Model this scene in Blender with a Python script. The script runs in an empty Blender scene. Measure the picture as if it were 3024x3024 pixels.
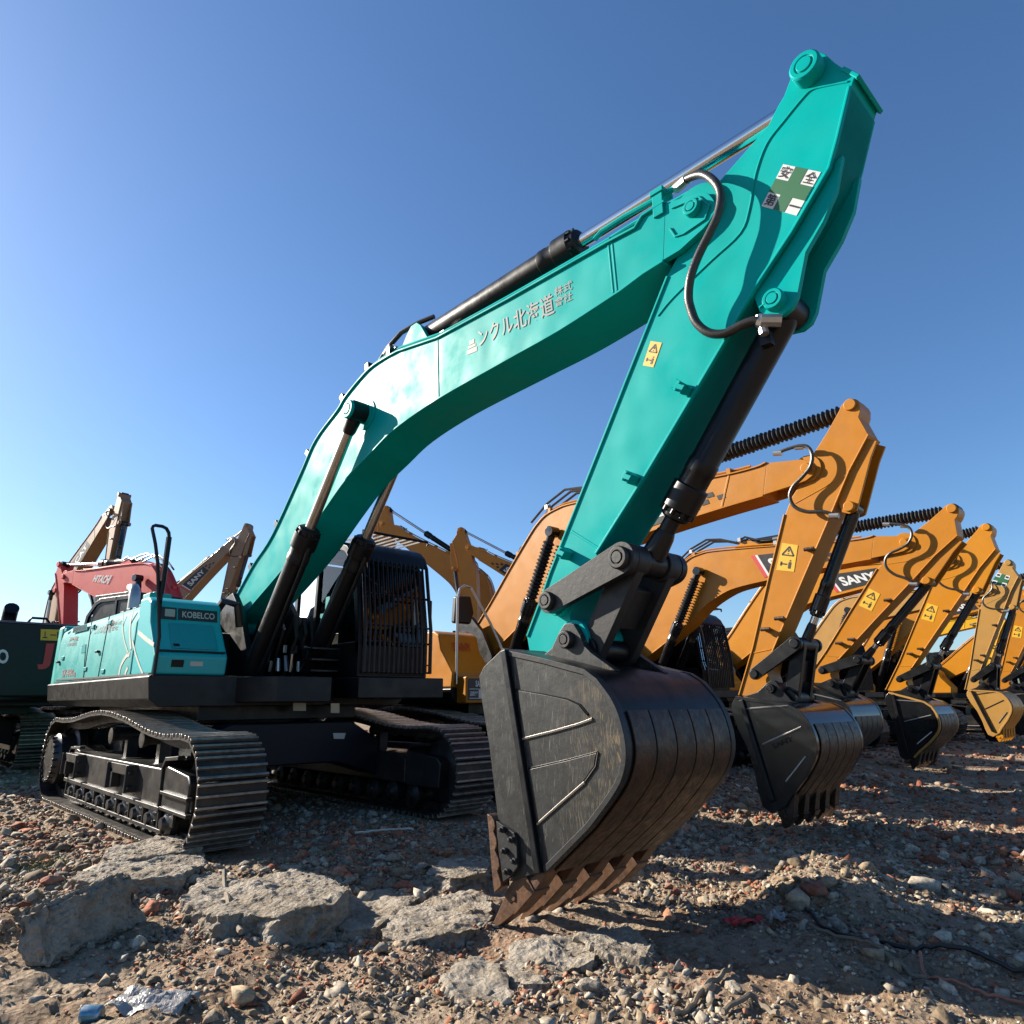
import bpy, bmesh, math, random
import numpy as np
from mathutils import Vector, Matrix, noise as mnoise
random.seed(7)
S = bpy.context.scene
COL = S.collection
RAD = math.radians

# ------------------------------------------------------------------ camera
CAM = np.array([8.81, -4.0, 1.26]); FPX = 2039.3; HALF = 1512.0; K = 3024 / 1932
def _rot(yaw, pitch, roll):
    f = np.array([math.cos(pitch) * math.cos(yaw), math.cos(pitch) * math.sin(yaw), math.sin(pitch)])
    r = np.array([math.sin(yaw), -math.cos(yaw), 0.])
    u = np.cross(r, f); c, s = math.cos(roll), math.sin(roll)
    return c * r + s * u, -s * r + c * u, f
CR, CU, CF = _rot(RAD(136.27), RAD(15.3), RAD(-.33))
cd = bpy.data.cameras.new('camera'); cam = bpy.data.objects.new('camera', cd); COL.objects.link(cam)
cd.sensor_width = 36; cd.lens = 36 * FPX / 3024; cd.clip_start = .05; cd.clip_end = 8000
cam.matrix_world = Matrix(((CR[0], CU[0], -CF[0], CAM[0]), (CR[1], CU[1], -CF[1], CAM[1]), (CR[2], CU[2], -CF[2], CAM[2]), (0, 0, 0, 1)))
S.camera = cam
# ------------------------------------------------------------------ sky, sun, exposure
SUN_AZ, SUN_EL = RAD(-154.5), RAD(27)
w = bpy.data.worlds.new('World'); S.world = w; w.use_nodes = True
nt = w.node_tree; nt.nodes.clear()
sky = nt.nodes.new('ShaderNodeTexSky'); sky.sky_type = 'NISHITA'; sky.sun_disc = False
sky.sun_elevation = SUN_EL; sky.sun_rotation = math.atan2(math.cos(SUN_AZ), math.sin(SUN_AZ))
sky.altitude = 0; sky.air_density = 1.0; sky.dust_density = 0.6; sky.ozone_density = 5.5
bg = nt.nodes.new('ShaderNodeBackground'); bg.inputs[1].default_value = .071
out = nt.nodes.new('ShaderNodeOutputWorld')
hs = nt.nodes.new('ShaderNodeHueSaturation'); hs.inputs['Saturation'].default_value = 1.06
nt.links.new(sky.outputs[0], hs.inputs['Color']); nt.links.new(hs.outputs[0], bg.inputs[0]); nt.links.new(bg.outputs[0], out.inputs[0])
ld = bpy.data.lights.new('sun', 'SUN'); ld.energy = 5.0; ld.angle = RAD(.53); ld.color = (1, .91, .78)
sun = bpy.data.objects.new('sun', ld); COL.objects.link(sun)
sd = Vector((math.cos(SUN_EL) * math.cos(SUN_AZ), math.cos(SUN_EL) * math.sin(SUN_AZ), math.sin(SUN_EL)))
sun.rotation_euler = sd.to_track_quat('Z', 'Y').to_euler(); sun.location = (-20, -12, 15)
S.view_settings.view_transform = 'Standard'; S.view_settings.look = 'None'
S.view_settings.exposure = 1.33; S.view_settings.gamma = 1
S.cycles.max_bounces = 6; S.cycles.diffuse_bounces = 3; S.cycles.glossy_bounces = 3; S.cycles.transparent_max_bounces = 12

# ------------------------------------------------------------------ measuring: a sight line meets the plane of a real face
def ray(x, y):
    return (x * K - HALF) / FPX * CR - (y * K - HALF) / FPX * CU + CF
def at(x, y, Y):
    d = ray(x, y); return CAM + d * ((Y - CAM[1]) / d[1])
def atx(x, y, X):
    d = ray(x, y); return CAM + d * ((X - CAM[0]) / d[0])
def gnd(x, y, z=0.):
    d = ray(x, y); return CAM + d * ((z - CAM[2]) / d[2])
def xz(pts, Y): return [(float(q[0]), float(q[2])) for q in (at(x, y, Y) for x, y in pts)]
def zm(ox, oy, sc, pts):                 # detail-view coordinates to full-view coordinates
    return [((ox + x * sc) / K, (oy + y * sc) / K) for x, y in pts]
Z4 = lambda p: zm(1900, 50, .4658, p)
Z5 = lambda p: zm(1500, 800, 1000 / 1932, p)
Z6 = lambda p: zm(1350, 1550, .4658, p)
Z3 = lambda p: zm(100, 1700, .3209, p)
ZA = lambda p: zm(1900, 1100, 1124 / 1932, p)
Z1 = lambda p: zm(100, 2080, .3882, p)

# ------------------------------------------------------------------ materials
def mat(name, col, rough=.5, metal=0., n_amt=.0, n_col=None, n_scale=3., bump=0., bscale=20., spec=.5, coat=0., detail=6, thr=(.45, .7), rvar=0., stretch=None, bdet=3):
    if metal < .6: col = tuple(c * .68 for c in col); n_col = tuple(c * .68 for c in n_col) if n_col else None
    m = bpy.data.materials.new(name); m.use_nodes = True
    t = m.node_tree; b = t.nodes['Principled BSDF']
    b.inputs['Base Color'].default_value = (*col, 1); b.inputs['Roughness'].default_value = rough
    b.inputs['Metallic'].default_value = metal; b.inputs['Specular IOR Level'].default_value = spec
    if coat: b.inputs['Coat Weight'].default_value = coat; b.inputs['Coat Roughness'].default_value = .15
    tc = t.nodes.new('ShaderNodeTexCoord'); co = tc.outputs['Object']
    if stretch:
        mp = t.nodes.new('ShaderNodeMapping'); mp.inputs['Scale'].default_value = stretch
        t.links.new(co, mp.inputs[0]); co = mp.outputs[0]
    def nz(scale, det=detail, r=.6):
        n = t.nodes.new('ShaderNodeTexNoise'); n.inputs['Scale'].default_value = scale; n.inputs['Detail'].default_value = det
        n.inputs['Roughness'].default_value = r; t.links.new(co, n.inputs['Vector']); return n.outputs[0]
    if n_amt and n_col:
        r = t.nodes.new('ShaderNodeMapRange'); r.inputs[1].default_value = thr[0]; r.inputs[2].default_value = thr[1]; r.inputs[4].default_value = n_amt
        t.links.new(nz(n_scale), r.inputs[0])
        mx = t.nodes.new('ShaderNodeMix'); mx.data_type = 'RGBA'
        mx.inputs[6].default_value = (*col, 1); mx.inputs[7].default_value = (*n_col, 1)
        t.links.new(r.outputs[0], mx.inputs[0]); t.links.new(mx.outputs[2], b.inputs['Base Color'])
    if rvar:
        r2 = t.nodes.new('ShaderNodeMapRange'); r2.inputs[1].default_value = .3; r2.inputs[2].default_value = .7
        r2.inputs[3].default_value = max(.05, rough - rvar); r2.inputs[4].default_value = min(1, rough + rvar)
        t.links.new(nz(n_scale * 1.7), r2.inputs[0]); t.links.new(r2.outputs[0], b.inputs['Roughness'])
    if bump:
        bp = t.nodes.new('ShaderNodeBump'); bp.inputs['Strength'].default_value = 1; bp.inputs['Distance'].default_value = bump
        t.links.new(nz(bscale, bdet), bp.inputs['Height']); t.links.new(bp.outputs[0], b.inputs['Normal'])
    return m
M = {}
M['teal'] = mat('teal_paint', (.0, .445, .42), .45, n_amt=.3, n_col=(.02, .39, .36), n_scale=1.6, bump=.022, bscale=2.2, bdet=1, rvar=.15, thr=(.5, .75), spec=.065)
M['teal_dull'] = mat('teal_hood_paint', (.005, .40, .38), .45, n_amt=.2, n_col=(.10, .38, .35), n_scale=2.2, bump=.002, bscale=3, rvar=.08)
M['teal_lid'] = mat('teal_lid_paint', (.006, .36, .38), .4, n_amt=.2, n_col=(.06, .36, .37), n_scale=3)
M['teal_box'] = mat('teal_box_paint', (.008, .48, .50), .4, n_amt=.2, n_col=(.10, .46, .46), n_scale=3, bump=.002, bscale=4)
M['shoe_edge'] = mat('polished_shoe_edge', (.26, .235, .21), .36, .7, n_amt=.7, n_col=(.09, .075, .06), n_scale=14, rvar=.1)
M['orange'] = mat('orange_paint', (.60, .228, .012), .42, spec=.3, n_amt=.4, n_col=(.43, .18, .035), n_scale=2.5, bump=.002, bscale=4, rvar=.08)
M['amber'] = mat('amber_paint', (.66, .255, .008), .42, spec=.3, n_amt=.3, n_col=(.52, .21, .02), n_scale=2.5, bump=.002, bscale=4, rvar=.08)
M['ochre'] = mat('ochre_paint', (.52, .27, .05), .5, n_amt=.4, n_col=(.40, .21, .06), n_scale=3, rvar=.1)
M['yellow'] = mat('yellow_paint', (.80, .45, .015), .4, n_amt=.2, n_col=(.65, .4, .05), n_scale=3)
M['red'] = mat('red_paint', (.85, .085, .07), .5, spec=.25, n_amt=.4, n_col=(.85, .22, .18), n_scale=2.2, rvar=.1)
M['tan'] = mat('tan_paint', (.36, .21, .10), .5, n_amt=.4, n_col=(.28, .17, .1), n_scale=3)
M['slate'] = mat('slate_paint', (.010, .0135, .0145), .45, spec=.25, n_amt=.4, n_col=(.02, .024, .024), n_scale=3)
M['black'] = mat('black_paint', (.0055, .006, .008), .4, spec=.3, n_amt=.5, n_col=(.016, .015, .014), n_scale=4, thr=(.5, .75), rvar=.1, bump=.001, bscale=12)
M['black_gloss'] = mat('glossy_black_paint', (.008, .009, .011), .22, n_amt=.4, n_col=(.03, .03, .03), n_scale=4, rvar=.06)
M['charcoal'] = mat('charcoal_paint', (.024, .025, .027), .5, spec=.3, n_amt=.6, n_col=(.045, .042, .038), n_scale=5, bump=.0015, bscale=25, rvar=.1)
M['navy'] = mat('dark_blue_black_paint', (.004, .005, .012), .5, spec=.25)
M['track'] = mat('worn_track_steel', (.022, .019, .017), .5, .25, n_amt=.85, n_col=(.085, .062, .042), n_scale=6, thr=(.48, .68), bump=.002, bscale=40, rvar=.12)
M['frame'] = mat('black_frame_paint', (.022, .022, .023), .36, n_amt=.6, n_col=(.11, .095, .075), n_scale=4, thr=(.5, .75), bump=.001, bscale=15, rvar=.1)
M['chrome'] = mat('chrome_rod', (.62, .62, .62), .16, 1.)
M['dull_chrome'] = mat('dull_rod', (.42, .40, .37), .28, 1., n_amt=.4, n_col=(.25, .22, .18), n_scale=8)
M['rubber'] = mat('black_rubber', (.014, .014, .014), .6)
M['hose'] = mat('hydraulic_hose', (.03, .028, .024), .38, bump=.0015, bscale=140, n_amt=.5, n_col=(.07, .06, .05), n_scale=20)
M['steel'] = mat('pale_steel', (.45, .43, .4), .35, .8)
M['white'] = mat('white_print', (.78, .78, .76), .5)
M['cream'] = mat('cream_print', (.62, .62, .54), .5)
M['redprint'] = mat('red_print', (.62, .03, .03), .5)
M['faded'] = mat('faded_red_print', (.42, .22, .19), .6, n_amt=.8, n_col=(.02, .33, .29), n_scale=30)
M['greyprint'] = mat('grey_print', (.20, .145, .145), .6, n_amt=.6, n_col=(.06, .3, .28), n_scale=25, thr=(.55, .75))
M['blackprint'] = mat('black_print', (.02, .02, .022), .5)
M['green'] = mat('green_print', (.02, .15, .055), .5)
M['sticker'] = mat('yellow_sticker', (.88, .50, .015), .5, n_amt=.3, n_col=(.78, .48, .06), n_scale=20)
M['orange_print'] = mat('orange_print', (.85, .32, .02), .5)
M['lamp'] = mat('lamp_lens', (.5, .48, .42), .12, spec=.8)
M['rust'] = mat('rusty_steel', (.075, .036, .018), .48, .3, n_amt=.9, n_col=(.02, .014, .011), n_scale=9, bump=.004, bscale=30, rvar=.14, thr=(.4, .65))
M['toothrust'] = mat('rusty_tooth_steel', (.15, .072, .036), .5, .2, n_amt=.8, n_col=(.05, .03, .02), n_scale=14, bump=.003, bscale=40, rvar=.12)
M['wood'] = mat('weathered_wood', (.25, .2, .14), .8, n_amt=.7, n_col=(.12, .09, .06), n_scale=12)
M['brick'] = mat('broken_brick', (.36, .12, .07), .9, n_amt=.8, n_col=(.42, .33, .26), n_scale=9, bump=.01, bscale=40)
M['pink'] = mat('pink_plastic', (.40, .16, .10), .45)
M['bluecan'] = mat('blue_tin', (.08, .22, .33), .3, .6, n_amt=.6, n_col=(.5, .5, .5), n_scale=25)
M['bag'] = mat('grey_plastic_bag', (.4, .38, .36), .35, n_amt=.6, n_col=(.12, .12, .13), n_scale=12, bump=.02, bscale=20)
M['grass'] = mat('green_grass', (.10, .13, .03), .7)

def glass_mat(nm, c):
    m = bpy.data.materials.new(nm); m.use_nodes = True; t = m.node_tree; t.nodes.clear()
    o = t.nodes.new('ShaderNodeOutputMaterial'); a = t.nodes.new('ShaderNodeBsdfTransparent'); a.inputs[0].default_value = (*c, 1)
    g = t.nodes.new('ShaderNodeBsdfGlossy'); g.inputs['Roughness'].default_value = .03
    f = t.nodes.new('ShaderNodeFresnel'); f.inputs[0].default_value = 1.5; x = t.nodes.new('ShaderNodeMixShader')
    t.links.new(f.outputs[0], x.inputs[0]); t.links.new(a.outputs[0], x.inputs[1]); t.links.new(g.outputs[0], x.inputs[2]); t.links.new(x.outputs[0], o.inputs[0])
    return m
M['glass'] = glass_mat('pale_cab_glass', (.74, .74, .72)); M['dark_glass'] = glass_mat('dark_cab_glass', (.05, .055, .06))

def bucket_mat():
    """grey paint, thin brownish scratches gathered towards the worn rim"""
    m = mat('scratched_bucket_paint', (.021, .023, .023), .46, n_amt=.5, n_col=(.034, .035, .033), n_scale=6, spec=.35, bump=.0012, bscale=25, rvar=.08)
    t = m.node_tree; b = t.nodes['Principled BSDF']
    src = b.inputs['Base Color'].links[0].from_socket
    tc = t.nodes.new('ShaderNodeTexCoord')
    last = src
    def scratch(rot, sc, w, col, x0, x1, amt):
        nonlocal last
        wob = t.nodes.new('ShaderNodeTexNoise'); wob.inputs['Scale'].default_value = 2.5; t.links.new(tc.outputs['Object'], wob.inputs[0])
        add = t.nodes.new('ShaderNodeVectorMath'); add.operation = 'MULTIPLY_ADD'; add.inputs[1].default_value = (.16, .16, .16)
        t.links.new(wob.outputs[1], add.inputs[0]); t.links.new(tc.outputs['Object'], add.inputs[2])
        mp = t.nodes.new('ShaderNodeMapping'); mp.inputs['Rotation'].default_value = (0, rot, 0); mp.inputs['Scale'].default_value = sc
        t.links.new(add.outputs[0], mp.inputs[0])
        n = t.nodes.new('ShaderNodeTexNoise'); n.inputs['Scale'].default_value = 1; n.inputs['Detail'].default_value = 2; t.links.new(mp.outputs[0], n.inputs[0])
        r = t.nodes.new('ShaderNodeMapRange'); r.inputs[1].default_value = w; r.inputs[2].default_value = w + .035; t.links.new(n.outputs[0], r.inputs[0])
        sx = t.nodes.new('ShaderNodeSeparateXYZ'); t.links.new(tc.outputs['Object'], sx.inputs[0])
        g = t.nodes.new('ShaderNodeMapRange'); g.inputs[1].default_value = x0; g.inputs[2].default_value = x1; g.inputs[4].default_value = amt; t.links.new(sx.outputs[0], g.inputs[0])
        nk = t.nodes.new('ShaderNodeTexNoise'); nk.inputs['Scale'].default_value = 5 + 9 * abs(math.sin(rot * 7)); nk.inputs['Detail'].default_value = 3; t.links.new(tc.outputs['Object'], nk.inputs[0])
        rk = t.nodes.new('ShaderNodeMapRange'); rk.inputs[1].default_value = .50; rk.inputs[2].default_value = .60; t.links.new(nk.outputs[0], rk.inputs[0])
        m0 = t.nodes.new('ShaderNodeMath'); m0.operation = 'MULTIPLY'; t.links.new(rk.outputs[0], m0.inputs[0]); t.links.new(g.outputs[0], m0.inputs[1])
        mu = t.nodes.new('ShaderNodeMath'); mu.operation = 'MULTIPLY'; t.links.new(r.outputs[0], mu.inputs[0]); t.links.new(m0.outputs[0], mu.inputs[1])
        mx = t.nodes.new('ShaderNodeMix'); mx.data_type = 'RGBA'; mx.inputs[7].default_value = (*[c * .7 for c in col], 1)
        t.links.new(mu.outputs[0], mx.inputs[0]); t.links.new(last, mx.inputs[6]); last = mx.outputs[2]
    for i, (ro, x0, x1) in enumerate(((.9, 5.75, 6.25), (.3, 5.7, 6.25), (-.5, 5.7, 6.2), (2.0, 5.8, 6.25), (1.4, 5.8, 6.3), (-1.0, 5.75, 6.25))):
        scratch(ro, (170 + 17 * i, 9, 6 + i), .60, (.27 - .01 * i, .185 - .006 * i, .08), x0, x1, .95)
    for i, ro in enumerate((-.35, .5, 1.2, 2.3)):
        scratch(ro, (210 + 11 * i, 7, 4 + i), .65, (.26, .24, .2), 4.4, 5.2, .6)
    t.links.new(last, b.inputs['Base Color'])
    return m
M['bucket'] = bucket_mat()

# ------------------------------------------------------------------ mesh builder
class MB:
    def __init__(s): s.v = []; s.f = []
    def add(s, vs, fs):
        o = len(s.v); s.v += [tuple(map(float, q)) for q in vs]; s.f += [tuple(i + o for i in f) for f in fs]
    def prism(s, poly, a, b, axis='y'):
        n = len(poly)
        mk = {'y': lambda p, t: (p[0], t, p[1]), 'z': lambda p, t: (p[0], p[1], t), 'x': lambda p, t: (t, p[0], p[1])}[axis]
        s.add([mk(p, a) for p in poly] + [mk(p, b) for p in poly],
              [tuple(range(n)), tuple(range(2 * n - 1, n - 1, -1))] + [(i, (i + 1) % n, n + (i + 1) % n, n + i) for i in range(n)])
    def ribbon(s, path, t, a, b, axis='y'):
        """a plate of thickness t that follows a path"""
        off = offset(path, t); n = len(path)
        for i in range(n - 1): pass
        vs = []; mk = {'y': lambda p, q: (p[0], q, p[1]), 'x': lambda p, q: (q, p[0], p[1]), 'z': lambda p, q: (p[0], p[1], q)}[axis]
        for q in (a, b):
            vs += [mk(p, q) for p in path] + [mk(p, q) for p in off]
        f = []
        for i in range(n - 1):
            f += [(i, i + 1, n + i + 1, n + i), (2 * n + i, 3 * n + i, 3 * n + i + 1, 2 * n + i + 1), (i, 2 * n + i, 2 * n + i + 1, i + 1), (n + i, n + i + 1, 3 * n + i + 1, 3 * n + i)]
        f += [(0, n, 3 * n, 2 * n), (n - 1, 3 * n - 1, 4 * n - 1, 2 * n - 1)]
        s.add(vs, f)
    def box(s, c, d, R=None):
        vs = [Vector((x * d[0] / 2, y * d[1] / 2, z * d[2] / 2)) for x in (-1, 1) for y in (-1, 1) for z in (-1, 1)]
        if R is not None: vs = [R @ q for q in vs]
        s.add([q + Vector(c) for q in vs], [(0, 1, 3, 2), (4, 6, 7, 5), (0, 4, 5, 1), (2, 3, 7, 6), (0, 2, 6, 4), (1, 5, 7, 3)])
    def beam(s, p0, p1, wd, h, up=(0, 1, 0)):
        p0, p1 = Vector(p0), Vector(p1); d = (p1 - p0); L = d.length; d.normalize()
        u = Vector(up); u = (u - d * u.dot(d)).normalized(); q = d.cross(u)
        R = Matrix((d, u, q)).transposed(); s.box((p0 + p1) / 2, (L, wd, h), R)
    def lathe(s, p0, p1, prof, seg=24):
        """prof: (t along p0-p1 in metres or fraction given as metres, radius)"""
        p0, p1 = Vector(p0), Vector(p1); d = (p1 - p0).normalized()
        a = d.orthogonal().normalized(); b = d.cross(a); vs = []
        for t, r in prof:
            for i in range(seg):
                g = 2 * math.pi * i / seg; vs.append(p0 + d * t + a * (r * math.cos(g)) + b * (r * math.sin(g)))
        f = []
        for j in range(len(prof) - 1):
            for i in range(seg):
                k = (i + 1) % seg; f.append((j * seg + i, j * seg + k, (j + 1) * seg + k, (j + 1) * seg + i))
        f.append(tuple(range(seg))[::-1]); o = (len(prof) - 1) * seg; f.append(tuple(range(o, o + seg)))
        s.add(vs, f)
    def cyl(s, p0, p1, r, r1=None, seg=24):
        L = (Vector(p1) - Vector(p0)).length; s.lathe(p0, p1, [(0, r), (L, r if r1 is None else r1)], seg)
    def tube(s, path, r, seg=8):
        P = [Vector(p) for p in path]; n = len(P); a = None; vs = []
        for i, p in enumerate(P):
            d = (P[min(i + 1, n - 1)] - P[max(i - 1, 0)]).normalized()
            a = d.orthogonal().normalized() if a is None else (a - d * a.dot(d)).normalized()
            b = d.cross(a)
            for k in range(seg):
                g = 2 * math.pi * k / seg; vs.append(p + a * (r * math.cos(g)) + b * (r * math.sin(g)))
        f = [(j * seg + i, j * seg + (i + 1) % seg, (j + 1) * seg + (i + 1) % seg, (j + 1) * seg + i) for j in range(n - 1) for i in range(seg)]
        f += [tuple(range(seg))[::-1], tuple(range((n - 1) * seg, n * seg))]
        s.add(vs, f)
    def obj(s, name, m, parent=None, bevel=0., smooth=True, ang=38):
        me = bpy.data.meshes.new(name); me.from_pydata(s.v, [], s.f)
        bm = bmesh.new(); bm.from_mesh(me); bmesh.ops.recalc_face_normals(bm, faces=bm.faces[:])
        for f in bm.faces: f.smooth = smooth
        bm.to_mesh(me); bm.free()
        if smooth: me.set_sharp_from_angle(angle=RAD(ang))
        me.materials.append(M[m] if isinstance(m, str) else m)
        o = bpy.data.objects.new(name, me); COL.objects.link(o)
        if parent is not None: o.parent = parent
        if bevel:
            bv = o.modifiers.new('bevel', 'BEVEL'); bv.width = bevel; bv.segments = 2; bv.limit_method = 'ANGLE'; bv.angle_limit = RAD(40); bv.harden_normals = True
        return o

def offset(path, t):
    P = np.array(path, float); n = len(P); o = []
    for i in range(n):
        d = P[min(i + 1, n - 1)] - P[max(i - 1, 0)]; d /= (np.linalg.norm(d) + 1e-9)
        o.append((P[i, 0] - d[1] * t, P[i, 1] + d[0] * t))
    return o
def spline(pts, n=6):
    P = [np.array(p, float) for p in pts]; P = [2 * P[0] - P[1]] + P + [2 * P[-1] - P[-2]]; o = []
    for i in range(1, len(P) - 2):
        for k in range(n):
            t = k / n; a, b, c, d = P[i - 1], P[i], P[i + 1], P[i + 2]
            o.append(.5 * (2 * b + (c - a) * t + (2 * a - 5 * b + 4 * c - d) * t * t + (3 * b - a - 3 * c + d) * t ** 3))
    o.append(P[-2]); return [tuple(q) for q in o]
def sim(s0, s1, d0, d1):
    s0, s1, d0, d1 = (complex(*q) for q in (s0, s1, d0, d1)); k = (d1 - d0) / (s1 - s0)
    def f(p):
        z = (complex(*p) - s0) * k + d0; return (z.real, z.imag)
    return f
def circle(c, r, n=20): return [(c[0] + r * math.cos(2 * math.pi * i / n), c[1] + r * math.sin(2 * math.pi * i / n)) for i in range(n)]
def hull2(c0, r0, c1, r1, n=14):
    a = math.atan2(c1[1] - c0[1], c1[0] - c0[0]); o = []
    for i in range(n + 1): g = a + math.pi / 2 + math.pi * i / n; o.append((c0[0] + r0 * math.cos(g), c0[1] + r0 * math.sin(g)))
    for i in range(n + 1): g = a - math.pi / 2 + math.pi * i / n; o.append((c1[0] + r1 * math.cos(g), c1[1] + r1 * math.sin(g)))
    return o
def thing(name, label, cat, loc=(0, 0, 0), rz=0., group=None):
    o = bpy.data.objects.new(name, None); COL.objects.link(o); o.empty_display_size = .3
    o.location = loc; o.rotation_euler = (0, 0, rz); return tag(o, label, cat, group)
def tag(o, label, cat, group=None, kind=None):
    if label: o['label'] = label
    if cat: o['category'] = cat
    if group: o['group'] = group
    if kind: o['kind'] = kind
    return o

_txt = {}
def text_geo(s, bold=0.):
    if (s, bold) in _txt: return _txt[(s, bold)]
    c = bpy.data.curves.new('lettering', 'FONT'); c.body = s; c.size = 1; c.resolution_u = 3; c.offset = bold; c.fill_mode = 'FRONT'
    o = bpy.data.objects.new('lettering', c); COL.objects.link(o)
    dg = bpy.context.evaluated_depsgraph_get(); me = o.evaluated_get(dg).to_mesh()
    v = np.array([q.co[:2] for q in me.vertices]) if len(me.vertices) else np.zeros((1, 2)); f = [tuple(p.vertices) for p in me.polygons]
    bpy.data.objects.remove(o); bpy.data.curves.remove(c)
    v = (v - v.min(0)) / np.maximum(v.max(0) - v.min(0), 1e-6)
    _txt[(s, bold)] = (v, f); return v, f
def quad_map(c, u, v):
    bl, br, tr, tl = (np.array(q, float) for q in c)
    return bl * (1 - u) * (1 - v) + br * u * (1 - v) + tr * u * v + tl * (1 - u) * v
def q_normal(c, flip=1):
    bl, br, tr, tl = (np.array(q, float) for q in c); n = np.cross(br - bl, tl - bl); return n / np.linalg.norm(n)
def letters(mb, s, corners, lift=.004, bold=0.):
    v, f = text_geo(s, bold); n = q_normal(corners) * lift
    mb.add([quad_map(corners, a, b) + n for a, b in v], f)
def panel(mb, corners, lift=.002, th=.002):
    n = q_normal(corners); c = [np.array(q, float) for q in corners]
    mb.add([q + n * (lift - th) for q in c] + [q + n * lift for q in c], [(3, 2, 1, 0), (4, 5, 6, 7), (0, 1, 5, 4), (1, 2, 6, 5), (2, 3, 7, 6), (3, 0, 4, 7)])
def sub(c, u0, u1, v0, v1): return [quad_map(c, u0, v0), quad_map(c, u1, v0), quad_map(c, u1, v1), quad_map(c, u0, v1)]

# ------------------------------------------------------------------ machine pieces (machine frame: x forward, y left, z up)
def chain_path(S_):
    """outline of the crawler chain, sagging between the carrier rollers"""
    x0, x1 = -2.85 * S_, 2.10 * S_; r0, r1 = .50, .46
    P = []
    for i in range(11): g = math.pi / 2 + math.pi * i / 10; P.append((x0 + r0 * math.cos(g), .53 + r0 * math.sin(g)))
    P += [(x0 + (x1 - x0) * t, .035) for t in np.linspace(.06, .94, 14)]
    for i in range(11): g = -math.pi / 2 + math.pi * i / 10; P.append((x1 + .05 + r1 * math.cos(g), .495 + r1 * math.sin(g)))
    P += [(1.65 * S_, .935), (1.28 * S_, .95), (.88 * S_, 1.0), (.4 * S_, 1.07), (-.2 * S_, 1.125), (-.65 * S_, 1.14), (-1.06 * S_, 1.12), (-1.48 * S_, 1.08), (-1.9 * S_, 1.035), (-2.4 * S_, 1.02)]
    return P
def resample(P, n):
    P = np.array(P + [P[0]], float); d = np.r_[0, np.cumsum(np.linalg.norm(np.diff(P, axis=0), axis=1))]
    t = np.linspace(0, d[-1], n, endpoint=False); return np.stack([np.interp(t, d, P[:, 0]), np.interp(t, d, P[:, 1])], -1)
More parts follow.
